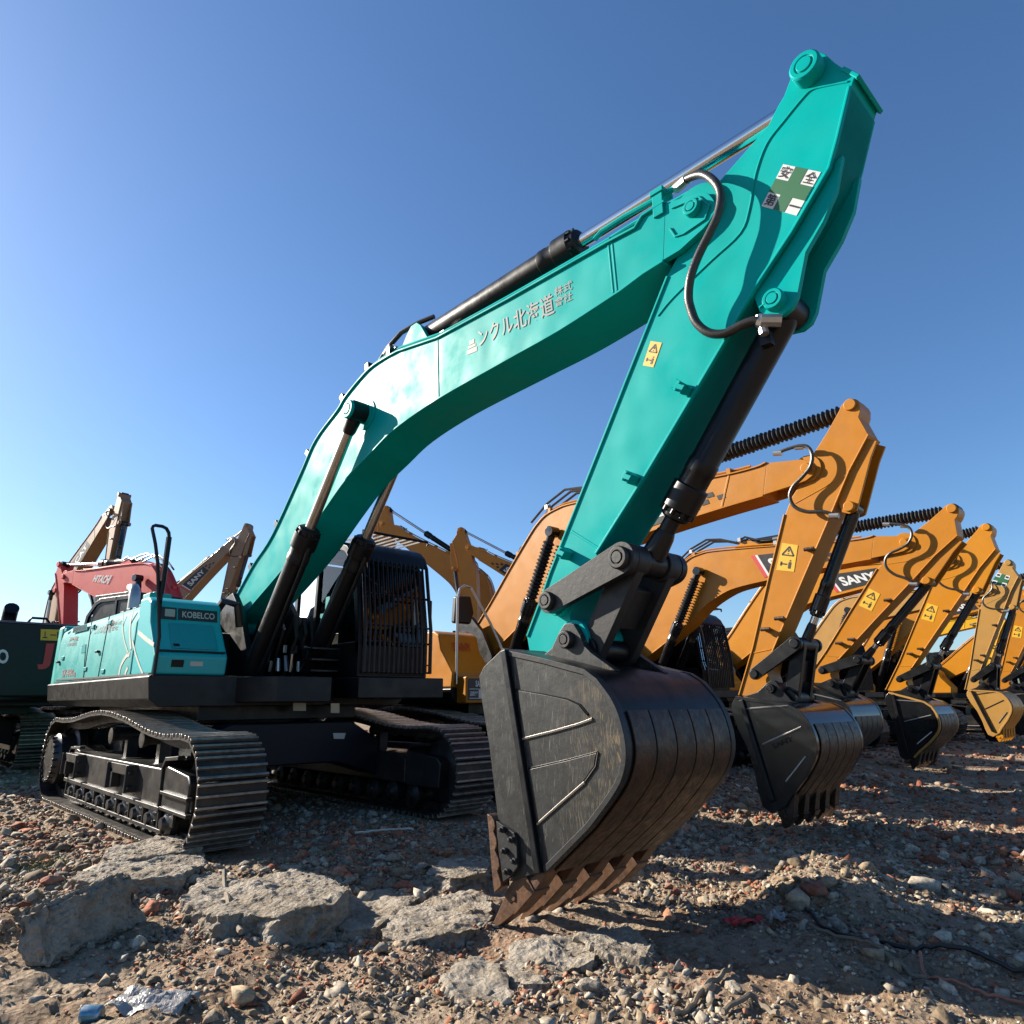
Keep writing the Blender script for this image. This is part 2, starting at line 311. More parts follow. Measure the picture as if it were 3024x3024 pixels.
def make_track(root, yc, side, S_=1., full=True, wd=.60):
    """one crawler: frame, chain, sprocket, idler, rollers; side -1 = outer face towards -y"""
    P = chain_path(S_); n = 58 if full else 50; Q = resample(P, n); h = wd / 2
    fr = MB(); yo = yc + side * .23; yi = yc - side * .2
    fr.prism([(-2.0 * S_, .32), (1.55 * S_, .32), (1.55 * S_, .60), (1.45 * S_, .66), (-1.85 * S_, .66), (-2.05 * S_, .6)], yc - .23, yc + .23)
    fr.prism([(1.58 * S_, .30), (2.22 * S_, .31), (2.25 * S_, .58), (2.18 * S_, .64), (1.58 * S_, .70)], yc - .24, yc + .24)
    fr.prism([(-2.35 * S_, .25), (-1.95 * S_, .25), (-1.8 * S_, .66), (-2.2 * S_, .72), (-2.4 * S_, .6)], yc - .17, yc + .17)
    track = fr.obj('track', 'frame', root, .02)
    c = MB(); gb = MB(); N = len(Q); L = np.linalg.norm(Q[1] - Q[0])
    for i in range(N):
        a, b = Q[i], Q[(i + 1) % N]; d = (b - a); ln = np.linalg.norm(d); d = d / ln; nrm = np.array([d[1], -d[0]])
        m = (a + b) / 2
        if np.dot(nrm, m - np.array([m[0] * .8, .55])) < 0: nrm = -nrm
        R = Matrix(((d[0], 0, nrm[0]), (0, 1, 0), (d[1], 0, nrm[1])))
        c.box((m[0], yc, m[1]), (ln * .96, wd, .022), R)
        for s_ in ((-.40, 0, .40) if full else (0,)):
            q = m + d * (s_ * ln) + nrm * .024
            gb.box((q[0], yc, q[1]), (.024, wd + .01, .040), R)
        if full:
            q = m - nrm * .055
            for yy in (-.09, .09): c.box((q[0], yc + yy, q[1]), (ln * 1.04, .05, .085), R)
    c.obj('track_chain', 'track', track, 0, smooth=False); gb.obj('grouser_bars', 'shoe_edge' if full else 'track', track, .006 if full else 0, smooth=False)
    sp = MB(); x0 = -2.85 * S_
    sp.lathe((x0, yc - .06, .53), (x0, yc + .06, .53), [(0, .40), (.02, .43), (.10, .43), (.12, .40)], 40)
    sp.lathe((x0, yc + side * .05, .53), (x0, yc + side * .33, .53), [(0, .34), (.18, .33), (.21, .30), (.24, .29), (.26, .27)], 32)
    for i in range(20):
        g = 2 * math.pi * i / 20; sp.cyl((x0 + .285 * math.cos(g), yc + side * .25, .53 + .285 * math.sin(g)), (x0 + .285 * math.cos(g), yc + side * .325, .53 + .285 * math.sin(g)), .018, seg=6)
    sp.obj('sprocket', 'frame', track, 0)
    il = MB(); il.lathe((2.15 * S_, yc - .1, .495), (2.15 * S_, yc + .1, .495), [(0, .33), (.03, .37), (.06, .40), (.14, .40), (.17, .37), (.2, .33)], 36)
    il.obj('idler', 'frame', track)
    if not full: return track
    for i in range(9):
        x = -1.75 * S_ + i * .43 * S_; r = MB()
        r.lathe((x, yc - .26, .20), (x, yc + .26, .20), [(0, .05), (.03, .06), (.06, .125), (.12, .125), (.13, .10), (.39, .10), (.40, .125), (.46, .125), (.49, .06), (.52, .05)], 18)
        r.obj('track_roller', 'frame', track)
    for x in (-.42, .71):
        r = MB(); r.lathe((x, yc - .2, .90), (x, yc + side * .30 if side > 0 else yc + .2, .90), [(0, .03), (.02, .06), (.38, .06), (.4, .03)], 18)
        r.lathe((x, yc, .90), (x, yc + side * .22, .90), [(0, .05), (.14, .06), (.195, .088), (.215, .088), (.22, .055)], 20)
        r.box((x, yc - side * .02, .76), (.10, .12, .24)); r.obj('carrier_roller', 'frame', track)
    g = MB(); yy = yc + side * .235
    g.ribbon([(-2.05 * S_, .345), (1.60 * S_, .335)], -.045, yy - .03, yy + .03)
    g.ribbon([(-1.95 * S_, .15), (1.70 * S_, .15)], -.035, yy - .02, yy + .02)
    for i in range(18): g.cyl((-1.85 * S_ + i * .205 * S_, yy, .165), (-1.85 * S_ + i * .205 * S_, yy, .20), .022, seg=6)
    for i in range(9): g.box((-1.95 * S_ + i * .44 * S_, yy, .23), (.03, .035, .17)); g.box((-1.73 * S_ + i * .44 * S_, yc + side * .20, .24), (.16, .03, .12))
    g.ribbon([(1.62 * S_, .345), (2.3 * S_, .335)], -.03, yy - .03, yy + .03); g.ribbon([(1.62 * S_, .48), (2.3 * S_, .47)], -.03, yy - .04, yy + .02)
    g.obj('roller_guard', 'frame', track, .006)
    for x in (-1.62, .42):                                   # step brackets hung on the frame
        st = MB(); ys = yc + side * .27
        st.box((x, ys, .60), (.62, .08, .10)); st.box((x - .27, ys, .50), (.08, .08, .2)); st.box((x + .27, ys, .50), (.08, .08, .2))
        st.box((x + .335, ys + side * .01, .52), (.02, .12, .26)); st.box((x - .335, ys + side * .01, .52), (.02, .12, .26))
        for dx in (-.37, .37):
            for dz in (.44, .58): st.cyl((x + dx, ys, dz), (x + dx, ys + side * .05, dz), .02, seg=6)
        st.obj('step', 'frame', track, .006)
    en = MB(); en.ribbon([(1.57 * S_, .32), (1.57 * S_, .68), (1.62 * S_, .74), (2.0 * S_, .76)], .03, yc - .2, yc + side * .25 if side > 0 else yc + .2)
    en.ribbon([(1.57 * S_, .32), (1.57 * S_, .67), (1.63 * S_, .735), (1.95 * S_, .76)], .035, yc + side * .20, yc + side * .26)
    en.obj('frame_edge', 'frame', track, .005); en = MB(); en.ribbon([(-2.02 * S_, .3), (-2.02 * S_, .62), (-1.95 * S_, .69), (-1.5 * S_, .71)], .03, yc + side * .20, yc + side * .26)
    en.obj('frame_edge', 'frame', track, .005)
    return track

def cylinder(root, name, p0, p1, rb, rr, split, y=None, bellows=None, m='black', rod='dull_chrome', collar=1.22, eye=.11):
    """hydraulic cylinder: barrel p0 -> split, rod to p1"""
    p0, p1 = Vector(p0), Vector(p1); L = (p1 - p0).length; d = (p1 - p0) / L; bl = L * split
    b = MB()
    b.lathe(p0, p1, [(-.02, rb * .75), (.06, rb * .98), (.1, rb), (bl - .42, rb), (bl - .41, rb * 1.07), (bl - .34, rb * 1.07), (bl - .33, rb * 1.02), (bl - .24, rb * 1.02), (bl - .235, rb * collar), (bl - .06, rb * collar), (bl - .05, rb * 1.05), (bl, rb * 1.0), (bl + .015, rb * .8)], 28)
    for i in range(10):
        a = d.orthogonal().normalized(); q = d.cross(a); g = 2 * math.pi * i / 10; c = p0 + d * (bl - .06) + (a * math.cos(g) + q * math.sin(g)) * rb * 1.08
        b.cyl(c, c + d * .04, .016, seg=6)
    ax = Vector((0, 1, 0)); b.cyl(p0 - ax * eye, p0 + ax * eye, rb * 1.0, seg=20)
    bo = b.obj(name, m, root, .004)
    r = MB(); r.cyl(p0 + d * (bl - .05), p1 - d * .06, rr, seg=20); r.obj('rod', rod, bo)
    e = MB(); e.cyl(p1 - ax * eye, p1 + ax * eye, rb * .95, seg=24); e.lathe(p1 - d * .26, p1, [(0, rr * 1.05), (.04, rr * 1.25), (.2, rr * 1.5)], 16); e.obj('rod_eye', m, bo, .004)
    if bellows:
        f = MB(); s0, s1 = L * split + .02, L - .16; n = max(10, int((s1 - s0) / .055)); pr = []
        for i in range(n):
            t = s0 + (s1 - s0) * i / n; st = (s1 - s0) / n; pr += [(t, rb * .78), (t + st * .5, rb * (1.16 + .05 * math.sin(i * 2.1)))]
        pr.append((s1, rb * .75)); f.lathe(p0, p1, pr, 18); f.obj('bellows', bellows if isinstance(bellows, str) else 'rubber', bo, ang=60)
    return bo

def pin_boss(mb, x, z, y0, y1, r, ring=True):
    """pin end: flange and cap, y1 is the outer end"""
    s_ = 1 if y1 > y0 else -1; L = abs(y1 - y0)
    mb.lathe((x, y0, z), (x, y1, z), [(0, r), (L - .012, r), (L, r * .9)] + ([(L, r * .62), (L - .008, r * .6), (L - .008, r * .52), (L + .004, r * .5)] if ring else []), 28)

YC = -.10           # the boom's centre plane in the machine frame

def make_bucket(root, side_poly, back, ears, pins, teeth, paint, backmat, stripmat, tw, w=.58, lod=False, front_bar=None, rim_paint=None):
    """side_poly outline; back = curve of the shell (first point at the hinge side, last at the lip)"""
    sh = MB(); sh.ribbon(offset(back, -.03), .03, YC - w + .018, YC + w - .018); bk = sh.obj('bucket', backmat, root, ang=50)
    for y in (-w, w):
        b = MB(); b.prism(side_poly, YC + y - .018, YC + y + .018); b.obj('side_plate', paint, bk, .006)
        rim = MB(); rim.ribbon(offset(back, -.030), .036, YC + y - .028, YC + y + .028); rim.obj('bucket_rim', rim_paint or ('charcoal' if paint == 'bucket' else paint), bk, .004, ang=50)
    if ears:
        for y in (-.27, .27):
            e = MB(); e.prism(ears, YC + y - .03, YC + y + .03); e.obj('bucket_ear', paint if not lod else 'black', bk, .006)
            s_ = 1 if y > 0 else -1; pb = MB(); pin_boss(pb, *pins[0], YC + s_ * .30, YC + s_ * .345, .062 if not lod else .05); pb.obj('pin_cap', 'charcoal' if not lod else 'black', bk, .004)
        e = MB(); e.cyl((pins[1][0], YC - .24, pins[1][1]), (pins[1][0], YC + .24, pins[1][1]), .075); e.obj('link_pin', 'black', bk)
        e = MB(); e.cyl((pins[0][0], YC - .24, pins[0][1]), (pins[0][0], YC + .24, pins[0][1]), .07); e.obj('hinge_pin', 'black', bk)
    if front_bar:
        fb = MB(); fb.beam((front_bar[0][0], YC - w - .03, front_bar[0][1]), (front_bar[1][0], YC - w - .03, front_bar[1][1]), .045, .05); fb.obj('side_bar', 'black', bk, .008)
    n = len(back); i0 = int(n * .33); seg = back[i0:]
    for j in range(5):
        st = MB(); y0 = YC - w + .05 + j * (2 * w - .1) / 5
        st.ribbon(offset(seg, .002), .013, y0 + .006, y0 + (2 * w - .1) / 5 - .006); st.obj('wear_strip', stripmat, bk, .004, ang=50)
    tip, ad = teeth                                         # tip point and adapter root on the lip
    d = np.array(tip) - np.array(ad); L = np.linalg.norm(d); d /= L; nn = np.array([-d[1], d[0]])
    lip = MB(); a0 = np.array(ad) - d * .16; lip.prism([tuple(a0 + nn * .025), tuple(np.array(ad) + d * .06 + nn * .012), tuple(np.array(ad) + d * .06 - nn * .03), tuple(a0 - nn * .035)], YC - w, YC + w); lip.obj('lip', backmat, bk, .006)
    for j in range(5):
        y = YC - w + .06 + j * (2 * w - .12) / 4; t = MB()
        def wedge(l0, l1, h0, h1, w0, w1, off=0.):
            a, c = np.array(ad) + d * l0 + nn * off, np.array(ad) + d * l1 + nn * off
            q = [(a + nn * h0, w0), (a - nn * h0, w0), (c - nn * h1, w1), (c + nn * h1, w1)]
            t.add([(p[0], y - ww, p[1]) for p, ww in q] + [(p[0], y + ww, p[1]) for p, ww in q], [(0, 1, 2, 3), (7, 6, 5, 4), (0, 4, 5, 1), (1, 5, 6, 2), (2, 6, 7, 3), (3, 7, 4, 0)])
        wedge(-.20, .05, .06, .075, .05, .06); wedge(.05, L * .55, .085, .07, .07, .06); wedge(L * .55 - .01, L, .062, .012, .055, .045, -.0)
        t.cyl((*(np.array(ad) + d * L * .42)[:1], y - .072, (np.array(ad) + d * L * .42)[1]), ((np.array(ad) + d * L * .42)[0], y + .072, (np.array(ad) + d * L * .42)[1]), .02, seg=8)
        t.obj('tooth', 'toothrust' if not lod else stripmat, bk, .006)
    return bk

def make_upper(root, o, paint, lod=True):
    """deck, hood, tool box, counterweight, cab. o: front x of the tool box"""
    fx, rx, hy = o.get('fx', .8), o.get('rx', -4.06), o.get('hy', 1.6)
    zb, zt = o.get('zb', 1.55), o.get('zt', 2.40)
    d = MB()
    d.prism([(-hy + .10, 1.22), (-hy, 1.30), (-hy - .03, zb - .02), (-hy, zb), (hy, zb), (hy + .03, zb - .02), (hy, 1.30), (hy - .10, 1.22)], rx + .1, fx + .02, 'x')
    d.prism([(fx - .1, -.75), (fx + .55, -.45), (fx + .65, .15), (fx + .2, .45), (fx - .1, .45)], 1.26, zb - .01, 'z')
    d.prism([(fx - .05, .40), (fx + .75, .45), (fx + .88, hy), (fx - .05, hy)], 1.30, zb - .008, 'z')
    d.prism([(rx + .6, -1.0), (fx - .2, -1.0), (fx - .2, 1.0), (rx + .6, 1.0)], 1.06, 1.24, 'z')
    deck = d.obj('deck', 'black', root, .012)
    hd = MB()
    hd.prism([(-.95, zb), (-hy, zb), (-hy, zt - .25), (-hy + .03, zt - .1), (-hy + .14, zt - .01), (-.95, zt + .02)], rx + .35, fx - .75, 'x')
    hood = hd.obj('side_hood', paint, root, .025)
    tb = MB(); tb.prism([(fx - .73, zb), (fx, zb), (fx + .03, zb + .2), (fx - .01, zb + .25), (fx - .27, zt - .26), (fx - .33, zt - .04), (fx - .45, zt + .02), (fx - .73, zt + .02)], -hy, -hy + .78)
    tool = tb.obj('tool_box', 'teal_box' if paint == 'teal_dull' else paint, root, .03)
    eh = MB()
    eh.prism([(rx + .36, zb), (rx + .36, zt + .08), (-.75, zt + .08), (-.6, zt - .05), (-.6, zb)], -.93, hy - .02)
    eh.prism([(-.74, zb), (-.74, zt - .25), (.0, zt - .3), (.05, zb)], -.80, -.36)
    eh.obj('engine_cover', o.get('cover', 'black'), root, .03)
    cw = MB(); n = 10
    plan = [(rx + .33, -hy + .01), (rx + .05, -hy + .02)] + [(rx - .45 * math.sin(math.pi * i / n) - .0, (-hy + .06) + (2 * hy - .12) * i / n) for i in range(n + 1)] + [(rx + .05, hy - .02), (rx + .33, hy - .01)]
    cw.prism(plan, 1.30, zt + .02, 'z'); cwo = cw.obj('counterweight', o.get('cw', paint), root, .05)
    # boom foot brackets
    for y in (YC - .36, YC + .36):
        fb = MB(); fb.prism([(-.75, zb - .1), (.75, zb - .1), (.55, 1.85), (.25, 2.35), (-.05, 2.62), (-.35, 2.55), (-.75, 1.9)], y - .04, y + .04); fb.obj('boom_bracket', 'black', root, .01)
    # turntable and car body
    tt = MB(); tt.cyl((-.5, 0, 1.0), (-.5, 0, 1.235), .78, seg=40); tt.cyl((-.5, 0, 1.02), (-.5, 0, 1.1), .86, seg=40); tt.obj('slew_ring', 'black', root, .01)
    return deck, hood, tool, cwo

def make_carbody(root, yt):
    b = MB()
    b.prism([(-yt, .42), (-yt, .86), (-.75, 1.03), (.75, 1.03), (yt, .80), (yt, .38), (.55, .56), (-.55, .56)], .55, .95, 'x')
    b.prism([(-yt, .42), (-yt, .86), (-.75, 1.03), (.75, 1.03), (yt, .80), (yt, .38), (.55, .56), (-.55, .56)], -1.9, -1.5, 'x')
    b.prism([(-1.6, .6), (.7, .6), (.7, 1.02), (-1.6, 1.02)], -.7, .7)
    b.obj('undercarriage_frame', 'navy', root, .02)

def make_cab(root, x1=1.42, y0=.50, y1=1.52, z0=1.55, z1=3.28, guard=True, glass=True):
    x0 = x1 - 1.75
    side = [(x0, z0), (x1, z0), (x1 - .02, z0 + .6), (x1 - .16, z1 - .32), (x1 - .42, z1 - .06), (x1 - .6, z1), (x0 + .12, z1), (x0, z1 - .12)]
    f = MB()
    for y in (y0, y1 - .05):                                  # pillars and rails of each side wall
        f.prism([(x0, z0), (x1, z0), (x1, z0 + .42), (x0, z0 + .42)], y, y + .05)
        f.ribbon([(x1, z0 + .3), (x1 - .02, z0 + .6), (x1 - .16, z1 - .32), (x1 - .42, z1 - .06), (x1 - .6, z1 - .0), (x0 + .12, z1), (x0, z1 - .12), (x0, z0)], .09, y, y + .05)
        f.ribbon([(x0 + .62, z0 + .3), (x0 + .66, z1)], .07, y, y + .05)
    f.box(((x0 + x1) / 2 - .25, (y0 + y1) / 2, z1 - .03), (x1 - x0 - .55, y1 - y0 - .02, .07))
    f.box(((x0 + x1) / 2, (y0 + y1) / 2, z0 + .03), (x1 - x0 - .02, y1 - y0 - .02, .06))
    f.box((x1 - .03, (y0 + y1) / 2, z0 + .2), (.05, y1 - y0 - .1, .36))
    f.box((x0 + .03, (y0 + y1) / 2, z0 + .82), (.05, y1 - y0 - .1, 1.64)); f.box((x0 + .72, y1 - .03, z0 + .85), (1.36, .02, 1.64))
    f.box((x0 + .55, (y0 + y1) / 2, z0 + .35), (.5, .5, .5)); f.box((x0 + .34, (y0 + y1) / 2, z0 + .85), (.14, .48, .75))
    cab = f.obj('cab', 'black', root, .012)
    if glass:
        def pane(pts3, m='glass'):
            g = MB(); n = len(pts3); g.add(pts3, [tuple(range(n))]); g.obj('window', m, cab, smooth=False)
        for y in (y0 + .025, y1 - .025):
            pane([(x0 + .72, y, z0 + .4), (x1 - .05, y, z0 + .4), (x1 - .06, y, z0 + .6), (x1 - .2, y, z1 - .34), (x1 - .45, y, z1 - .1), (x0 + .72, y, z1 - .06)])
            pane([(x0 + .06, y, z0 + .4), (x0 + .62, y, z0 + .4), (x0 + .64, y, z1 - .06), (x0 + .1, y, z1 - .08)])
        pane([(x1 - .03, y0 + .05, z0 + .36), (x1 - .03, y1 - .05, z0 + .36), (x1 - .16, y1 - .05, z1 - .32), (x1 - .16, y0 + .05, z1 - .32)], 'dark_glass')
        pane([(x0 + .03, y0 + .05, z0 + 1.0), (x0 + .03, y1 - .05, z0 + 1.0), (x0 + .03, y1 - .05, z1 - .1), (x0 + .03, y0 + .05, z1 - .1)], 'dark_glass')
    if guard:
        g = MB()
        fr = lambda z: x1 + .10 - max(0, (z - z0 - .6)) * .16
        zs = [z0 + .05, z0 + .6, z1 - .30]
        n = 14
        for i in range(n + 1):
            y = y0 + .02 + (y1 - y0 - .04) * i / n; r = .024 if i in (0, n) else .016
            g.tube([(fr(z), y, z) for z in zs] + [(fr(z1 - .3) - .12, y, z1 - .16)], r, 6)
        for z in (z0 + .06, z0 + .42, z0 + .62, z1 - .72, z1 - .3): g.tube([(fr(z) - .015, y0, z), (fr(z) - .015, y1, z)], .014, 6)
        g.prism([(fr(z1 - .3) - .0, z1 - .30), (fr(z1 - .3) - .07, z1 - .16), (fr(z1 - .3) - .18, z1 - .06), (fr(z1 - .3) - .34, z1 + .0), (fr(z1 - .3) - .34, z1 - .03), (fr(z1 - .3) - .19, z1 - .09), (fr(z1 - .3) - .09, z1 - .18), (fr(z1 - .3) - .03, z1 - .30)], y0 - .01, y1 + .01)
        for i in range(8): g.box((x1 - .55 + .0, y0 + .1 + i * .115, z1 + .06), (1.0, .012, .02))
        for x in (x1 - 1.05, x1 - .05): g.tube([(x, y0, z1 + .02), (x, y0, z1 + .07), (x, y1, z1 + .07), (x, y1, z1 + .02)], .018, 6)
        g.obj('front_guard', 'black', cab, 0)
    return cab

def cross_sticker(parent, c, chars=True):
    w_ = MB(); panel(w_, c, .002); st = w_.obj('safety_sticker', 'white', parent, smooth=False)
    g = MB(); panel(g, sub(c, .34, .66, .0, 1.), .004); panel(g, sub(c, .0, 1., .34, .66), .0045); g.obj('green_cross', 'green', st, smooth=False)
    k = MB()
    if chars:
        for ch, u, v in (('安', .03, .70), ('全', .70, .70), ('第', .03, .04), ('一', .70, .15)):
            letters(k, ch, sub(c, u, u + .27, v, v + (.27 if ch != '一' else .04)), .006, .012)
    else:
        for u, v in ((.06, .75), (.72, .75), (.06, .08), (.72, .08)): panel(k, sub(c, u, u + .2, v, v + .16), .006)
    k.obj('sticker_lettering', 'blackprint', st, smooth=False)
def warn_sticker(parent, c):
    w_ = MB(); panel(w_, c, .002); st = w_.obj('warning_sticker', 'sticker', parent, smooth=False)
    k = MB(); n = q_normal(c) * .004
    def pl(uv): k.add([quad_map(c, a, b) + n for a, b in uv], [tuple(range(len(uv)))])
    A, B, C_ = (.15, .58), (.85, .58), (.5, .9)
    def bar(p, q, t=.05):
        d = np.array(q) - np.array(p); d /= np.linalg.norm(d); m = np.array([-d[1], d[0] * .5]) * t; pl([tuple(np.array(p) - m), tuple(np.array(q) - m), tuple(np.array(q) + m), tuple(np.array(p) + m)])
    bar(A, B); bar(B, C_); bar(C_, A); pl([(.46, .7), (.54, .7), (.54, .8), (.46, .8)]); pl([(.46, .63), (.54, .63), (.54, .66), (.46, .66)])
    pl([(.62, .1), (.78, .1), (.78, .34), (.62, .34)]); pl([(.66, .36), (.74, .36), (.74, .42), (.66, .42)]); bar((.2, .25), (.55, .25)); bar((.2, .18), (.2, .33))
    k.obj('sticker_symbols', 'blackprint', st, smooth=False)
# ================================================================== ground
def vnoise(x, y, seed=0):
    xi = np.floor(x).astype(np.int64); yi = np.floor(y).astype(np.int64); fx = x - xi; fy = y - yi
    fx = fx * fx * (3 - 2 * fx); fy = fy * fy * (3 - 2 * fy)
    def h(a, b):
        n = (a * 374761393 + b * 668265263 + seed * 974711) & 0xffffffff; n = ((n ^ (n >> 13)) * 1274126177) & 0xffffffff
        return ((n ^ (n >> 16)) & 0xffff) / 65535.
    return (h(xi, yi) * (1 - fx) + h(xi + 1, yi) * fx) * (1 - fy) + (h(xi, yi + 1) * (1 - fx) + h(xi + 1, yi + 1) * fx) * fy - .5
def fbm(x, y, seed=0, o=4):
    s = 0; a = 1.
    for i in range(o): s = s + a * vnoise(x * 2 ** i + 17.3 * i, y * 2 ** i - 9.1 * i, seed + i); a *= .5
    return s
def sst(a, b, x): t = np.clip((x - a) / (b - a), 0, 1); return t * t * (3 - 2 * t)
MOUND = gnd(1560, 1676, -.05)
def terrain(x, y):
    x = np.asarray(x, float); y = np.asarray(y, float)
    r = np.hypot(x - CAM[0], y - CAM[1])
    z = -.13 * sst(2.6, 4.6, x)
    amp = 1 - .75 * sst(9, 20, r)
    trk = np.maximum((1 - sst(2.4, 3.0, x)) * (1 - sst(3.6, 4.2, -x)) * (1 - sst(1.75, 2.1, np.abs(y))), (1 - sst(2.4, 3.2, np.abs(y - 4 - 0 * x) * 1.3)) * (1 - sst(2.6, 3.2, x)))
    rough = fbm(x * .9, y * .9, 3) * .10 + fbm(x * 3.1, y * 3.1, 11) * .055 + fbm(x * 9, y * 9, 21, 3) * .030 + fbm(x * 27, y * 27, 33, 2) * .016
    z = z + rough * amp * (1 - .85 * trk) - .015 * trk
    z = z + .22 * np.exp(-(((x - MOUND[0]) / .42) ** 2 + ((y - MOUND[1]) / .5) ** 2) ** 1.3)
    return z
def terr(x, y): return float(terrain(x, y))
def ground_mat(name='rubble_earth'):
    m = bpy.data.materials.new(name); m.use_nodes = True; t = m.node_tree; b = t.nodes['Principled BSDF']
    b.inputs['Roughness'].default_value = .95; b.inputs['Specular IOR Level'].default_value = .2
    tc = t.nodes.new('ShaderNodeTexCoord'); co = tc.outputs['Object']
    def nz(s, d=8, r=.62):
        n = t.nodes.new('ShaderNodeTexNoise'); n.inputs['Scale'].default_value = s; n.inputs['Detail'].default_value = d; n.inputs['Roughness'].default_value = r; t.links.new(co, n.inputs[0]); return n.outputs[0]
    def mix(f, a, c, lo, hi, amt=1.):
        r = t.nodes.new('ShaderNodeMapRange'); r.inputs[1].default_value = lo; r.inputs[2].default_value = hi; r.inputs[4].default_value = amt; t.links.new(f, r.inputs[0])
        x = t.nodes.new('ShaderNodeMix'); x.data_type = 'RGBA'; t.links.new(r.outputs[0], x.inputs[0])
        for s_, v in ((6, a), (7, c)):
            if isinstance(v, tuple): x.inputs[s_].default_value = (v[0] * .76, v[1] * .71, v[2] * .64, 1)
            else: t.links.new(v, x.inputs[s_])
        return x.outputs[2]
    c = mix(nz(1.3), (.29, .21, .14), (.40, .335, .265), .42, .6)
    c = mix(nz(9), c, (.17, .115, .075), .5, .68, .8)
    c = mix(nz(.55, 5), c, (.33, .17, .115), .52, .68, .5)
    c = mix(nz(38, 5), c, (.48, .42, .35), .58, .72, .7)
    v = t.nodes.new('ShaderNodeTexVoronoi'); v.inputs['Scale'].default_value = 26; t.links.new(co, v.inputs[0])
    c2 = mix(v.outputs['Color'], c, (.46, .375, .30), .2, 1., .5)
    t.links.new(c2, b.inputs['Base Color'])
    add = t.nodes.new('ShaderNodeMath'); add.operation = 'ADD'; t.links.new(nz(30, 8, .7), add.inputs[0]); t.links.new(v.outputs['Distance'], add.inputs[1])
    bp = t.nodes.new('ShaderNodeBump'); bp.inputs['Distance'].default_value = .028; t.links.new(add.outputs[0], bp.inputs['Height']); t.links.new(bp.outputs[0], b.inputs['Normal'])
    return m
def build_ground():
    a0 = math.atan2(CF[1], CF[0]); fine = np.arange(-46, 46.01, .2); coarse = np.arange(50, 311, 4.)
    ang = a0 + np.radians(np.r_[fine, coarse]); rs = [.25]
    while rs[-1] < 1.6: rs.append(rs[-1] + .12)
    while rs[-1] < 40: rs.append(rs[-1] * 1.0085)
    while rs[-1] < 4000: rs.append(rs[-1] * 1.16)
    rs = np.array(rs); nA, nR = len(ang), len(rs)
    X = CAM[0] + rs[:, None] * np.cos(ang)[None]; Y = CAM[1] + rs[:, None] * np.sin(ang)[None]; Z = terrain(X, Y)
    V = np.stack([X, Y, Z], -1).reshape(-1, 3); V = np.vstack([V, [[CAM[0], CAM[1], Z[0].mean()]]])
    i = np.arange(nR - 1)[:, None] * nA; j = np.arange(nA)[None]; k = (j + 1) % nA
    F = np.stack([i + j, i + nA + j, i + nA + k, i + k], -1).reshape(-1, 4)
    T = np.stack([np.full(nA, nR * nA), np.arange(nA), (np.arange(nA) + 1) % nA], -1)
    me = bpy.data.meshes.new('ground'); me.vertices.add(len(V)); me.vertices.foreach_set('co', V.ravel())
    nl = F.size + T.size; me.loops.add(nl); me.loops.foreach_set('vertex_index', np.r_[F.ravel(), T.ravel()].astype(np.int32))
    npol = len(F) + len(T); me.polygons.add(npol); st = np.r_[np.arange(len(F)) * 4, F.size + np.arange(len(T)) * 3].astype(np.int32)
    me.polygons.foreach_set('loop_start', st); me.polygons.foreach_set('use_smooth', np.ones(npol, bool)); me.update(calc_edges=True); me.validate()
    me.materials.append(ground_mat()); o = bpy.data.objects.new('ground', me); COL.objects.link(o); tag(o, 'brown rubble strewn earth of the machine yard', 'ground', kind='structure')
build_ground()

# ================================================================== the big teal machine
hero = thing('crawler_excavator', 'large teal green crawler excavator in the foreground with black bucket set down on its teeth', 'excavator', (0, 0, 0))
for s_ in (-1, 1): make_track(hero, s_ * 1.37, s_, 1.0)
make_carbody(hero, 1.15)
deck, hood, tool, cwo = make_upper(hero, {}, 'teal_dull')
make_cab(hero)

BW, AW = .235, .18                                            # half widths of boom and arm
yb, ya = YC - BW, YC - AW
top = [(447, 1127), (480, 1067), (516, 1011), (569, 895), (597, 832), (638, 776), (655, 748), (694, 702), (724, 680), (751, 665), (825, 640), (960, 567), (1145, 462), (1200, 433), (1214, 410), (1256, 383)]
bot = [(1252, 490), (1214, 514), (1170, 547), (1057, 620), (958, 676), (825, 752), (745, 808), (700, 853), (655, 901), (611, 963), (548, 1055), (447, 1174), (425, 1200), (412, 1180), (420, 1150)]
topc = spline(xz(top[:10], yb), 5) + xz(top[10:], yb)
botc = xz(bot[:2], yb) + spline(xz(bot[2:12], yb), 5) + xz(bot[12:], yb)
boom_poly = topc + botc
b = MB(); b.prism(boom_poly, yb, YC + BW)
b.ribbon(topc, .022, yb - .022, YC + BW + .022); b.ribbon(botc[:-3], .022, yb - .014, YC + BW + .014)
for p, q in (((826, 641), (828, 752)), ((1148, 462), (1157, 553)), ((1155, 460), (1164, 549))):
    b.beam(at(*p, yb), at(*q, yb), .012, .016)
foot = xz([(437, 1172)], yb)[0]; b.cyl((foot[0], yb - .06, foot[1]), (foot[0], YC + BW + .06, foot[1]), .2)
boom = b.obj('boom', 'teal', hero, .008)
ear = [(1256, 383), (1318, 364), (1333, 364), (1346, 377), (1349, 395), (1339, 416), (1327, 431), (1282, 472), (1252, 490)]
epts = xz(ear[:1], yb) + spline(xz(ear[1:-2], yb), 4) + xz(ear[-2:], yb)
tipx, tipz = xz([(1309, 395)], yb)[0]
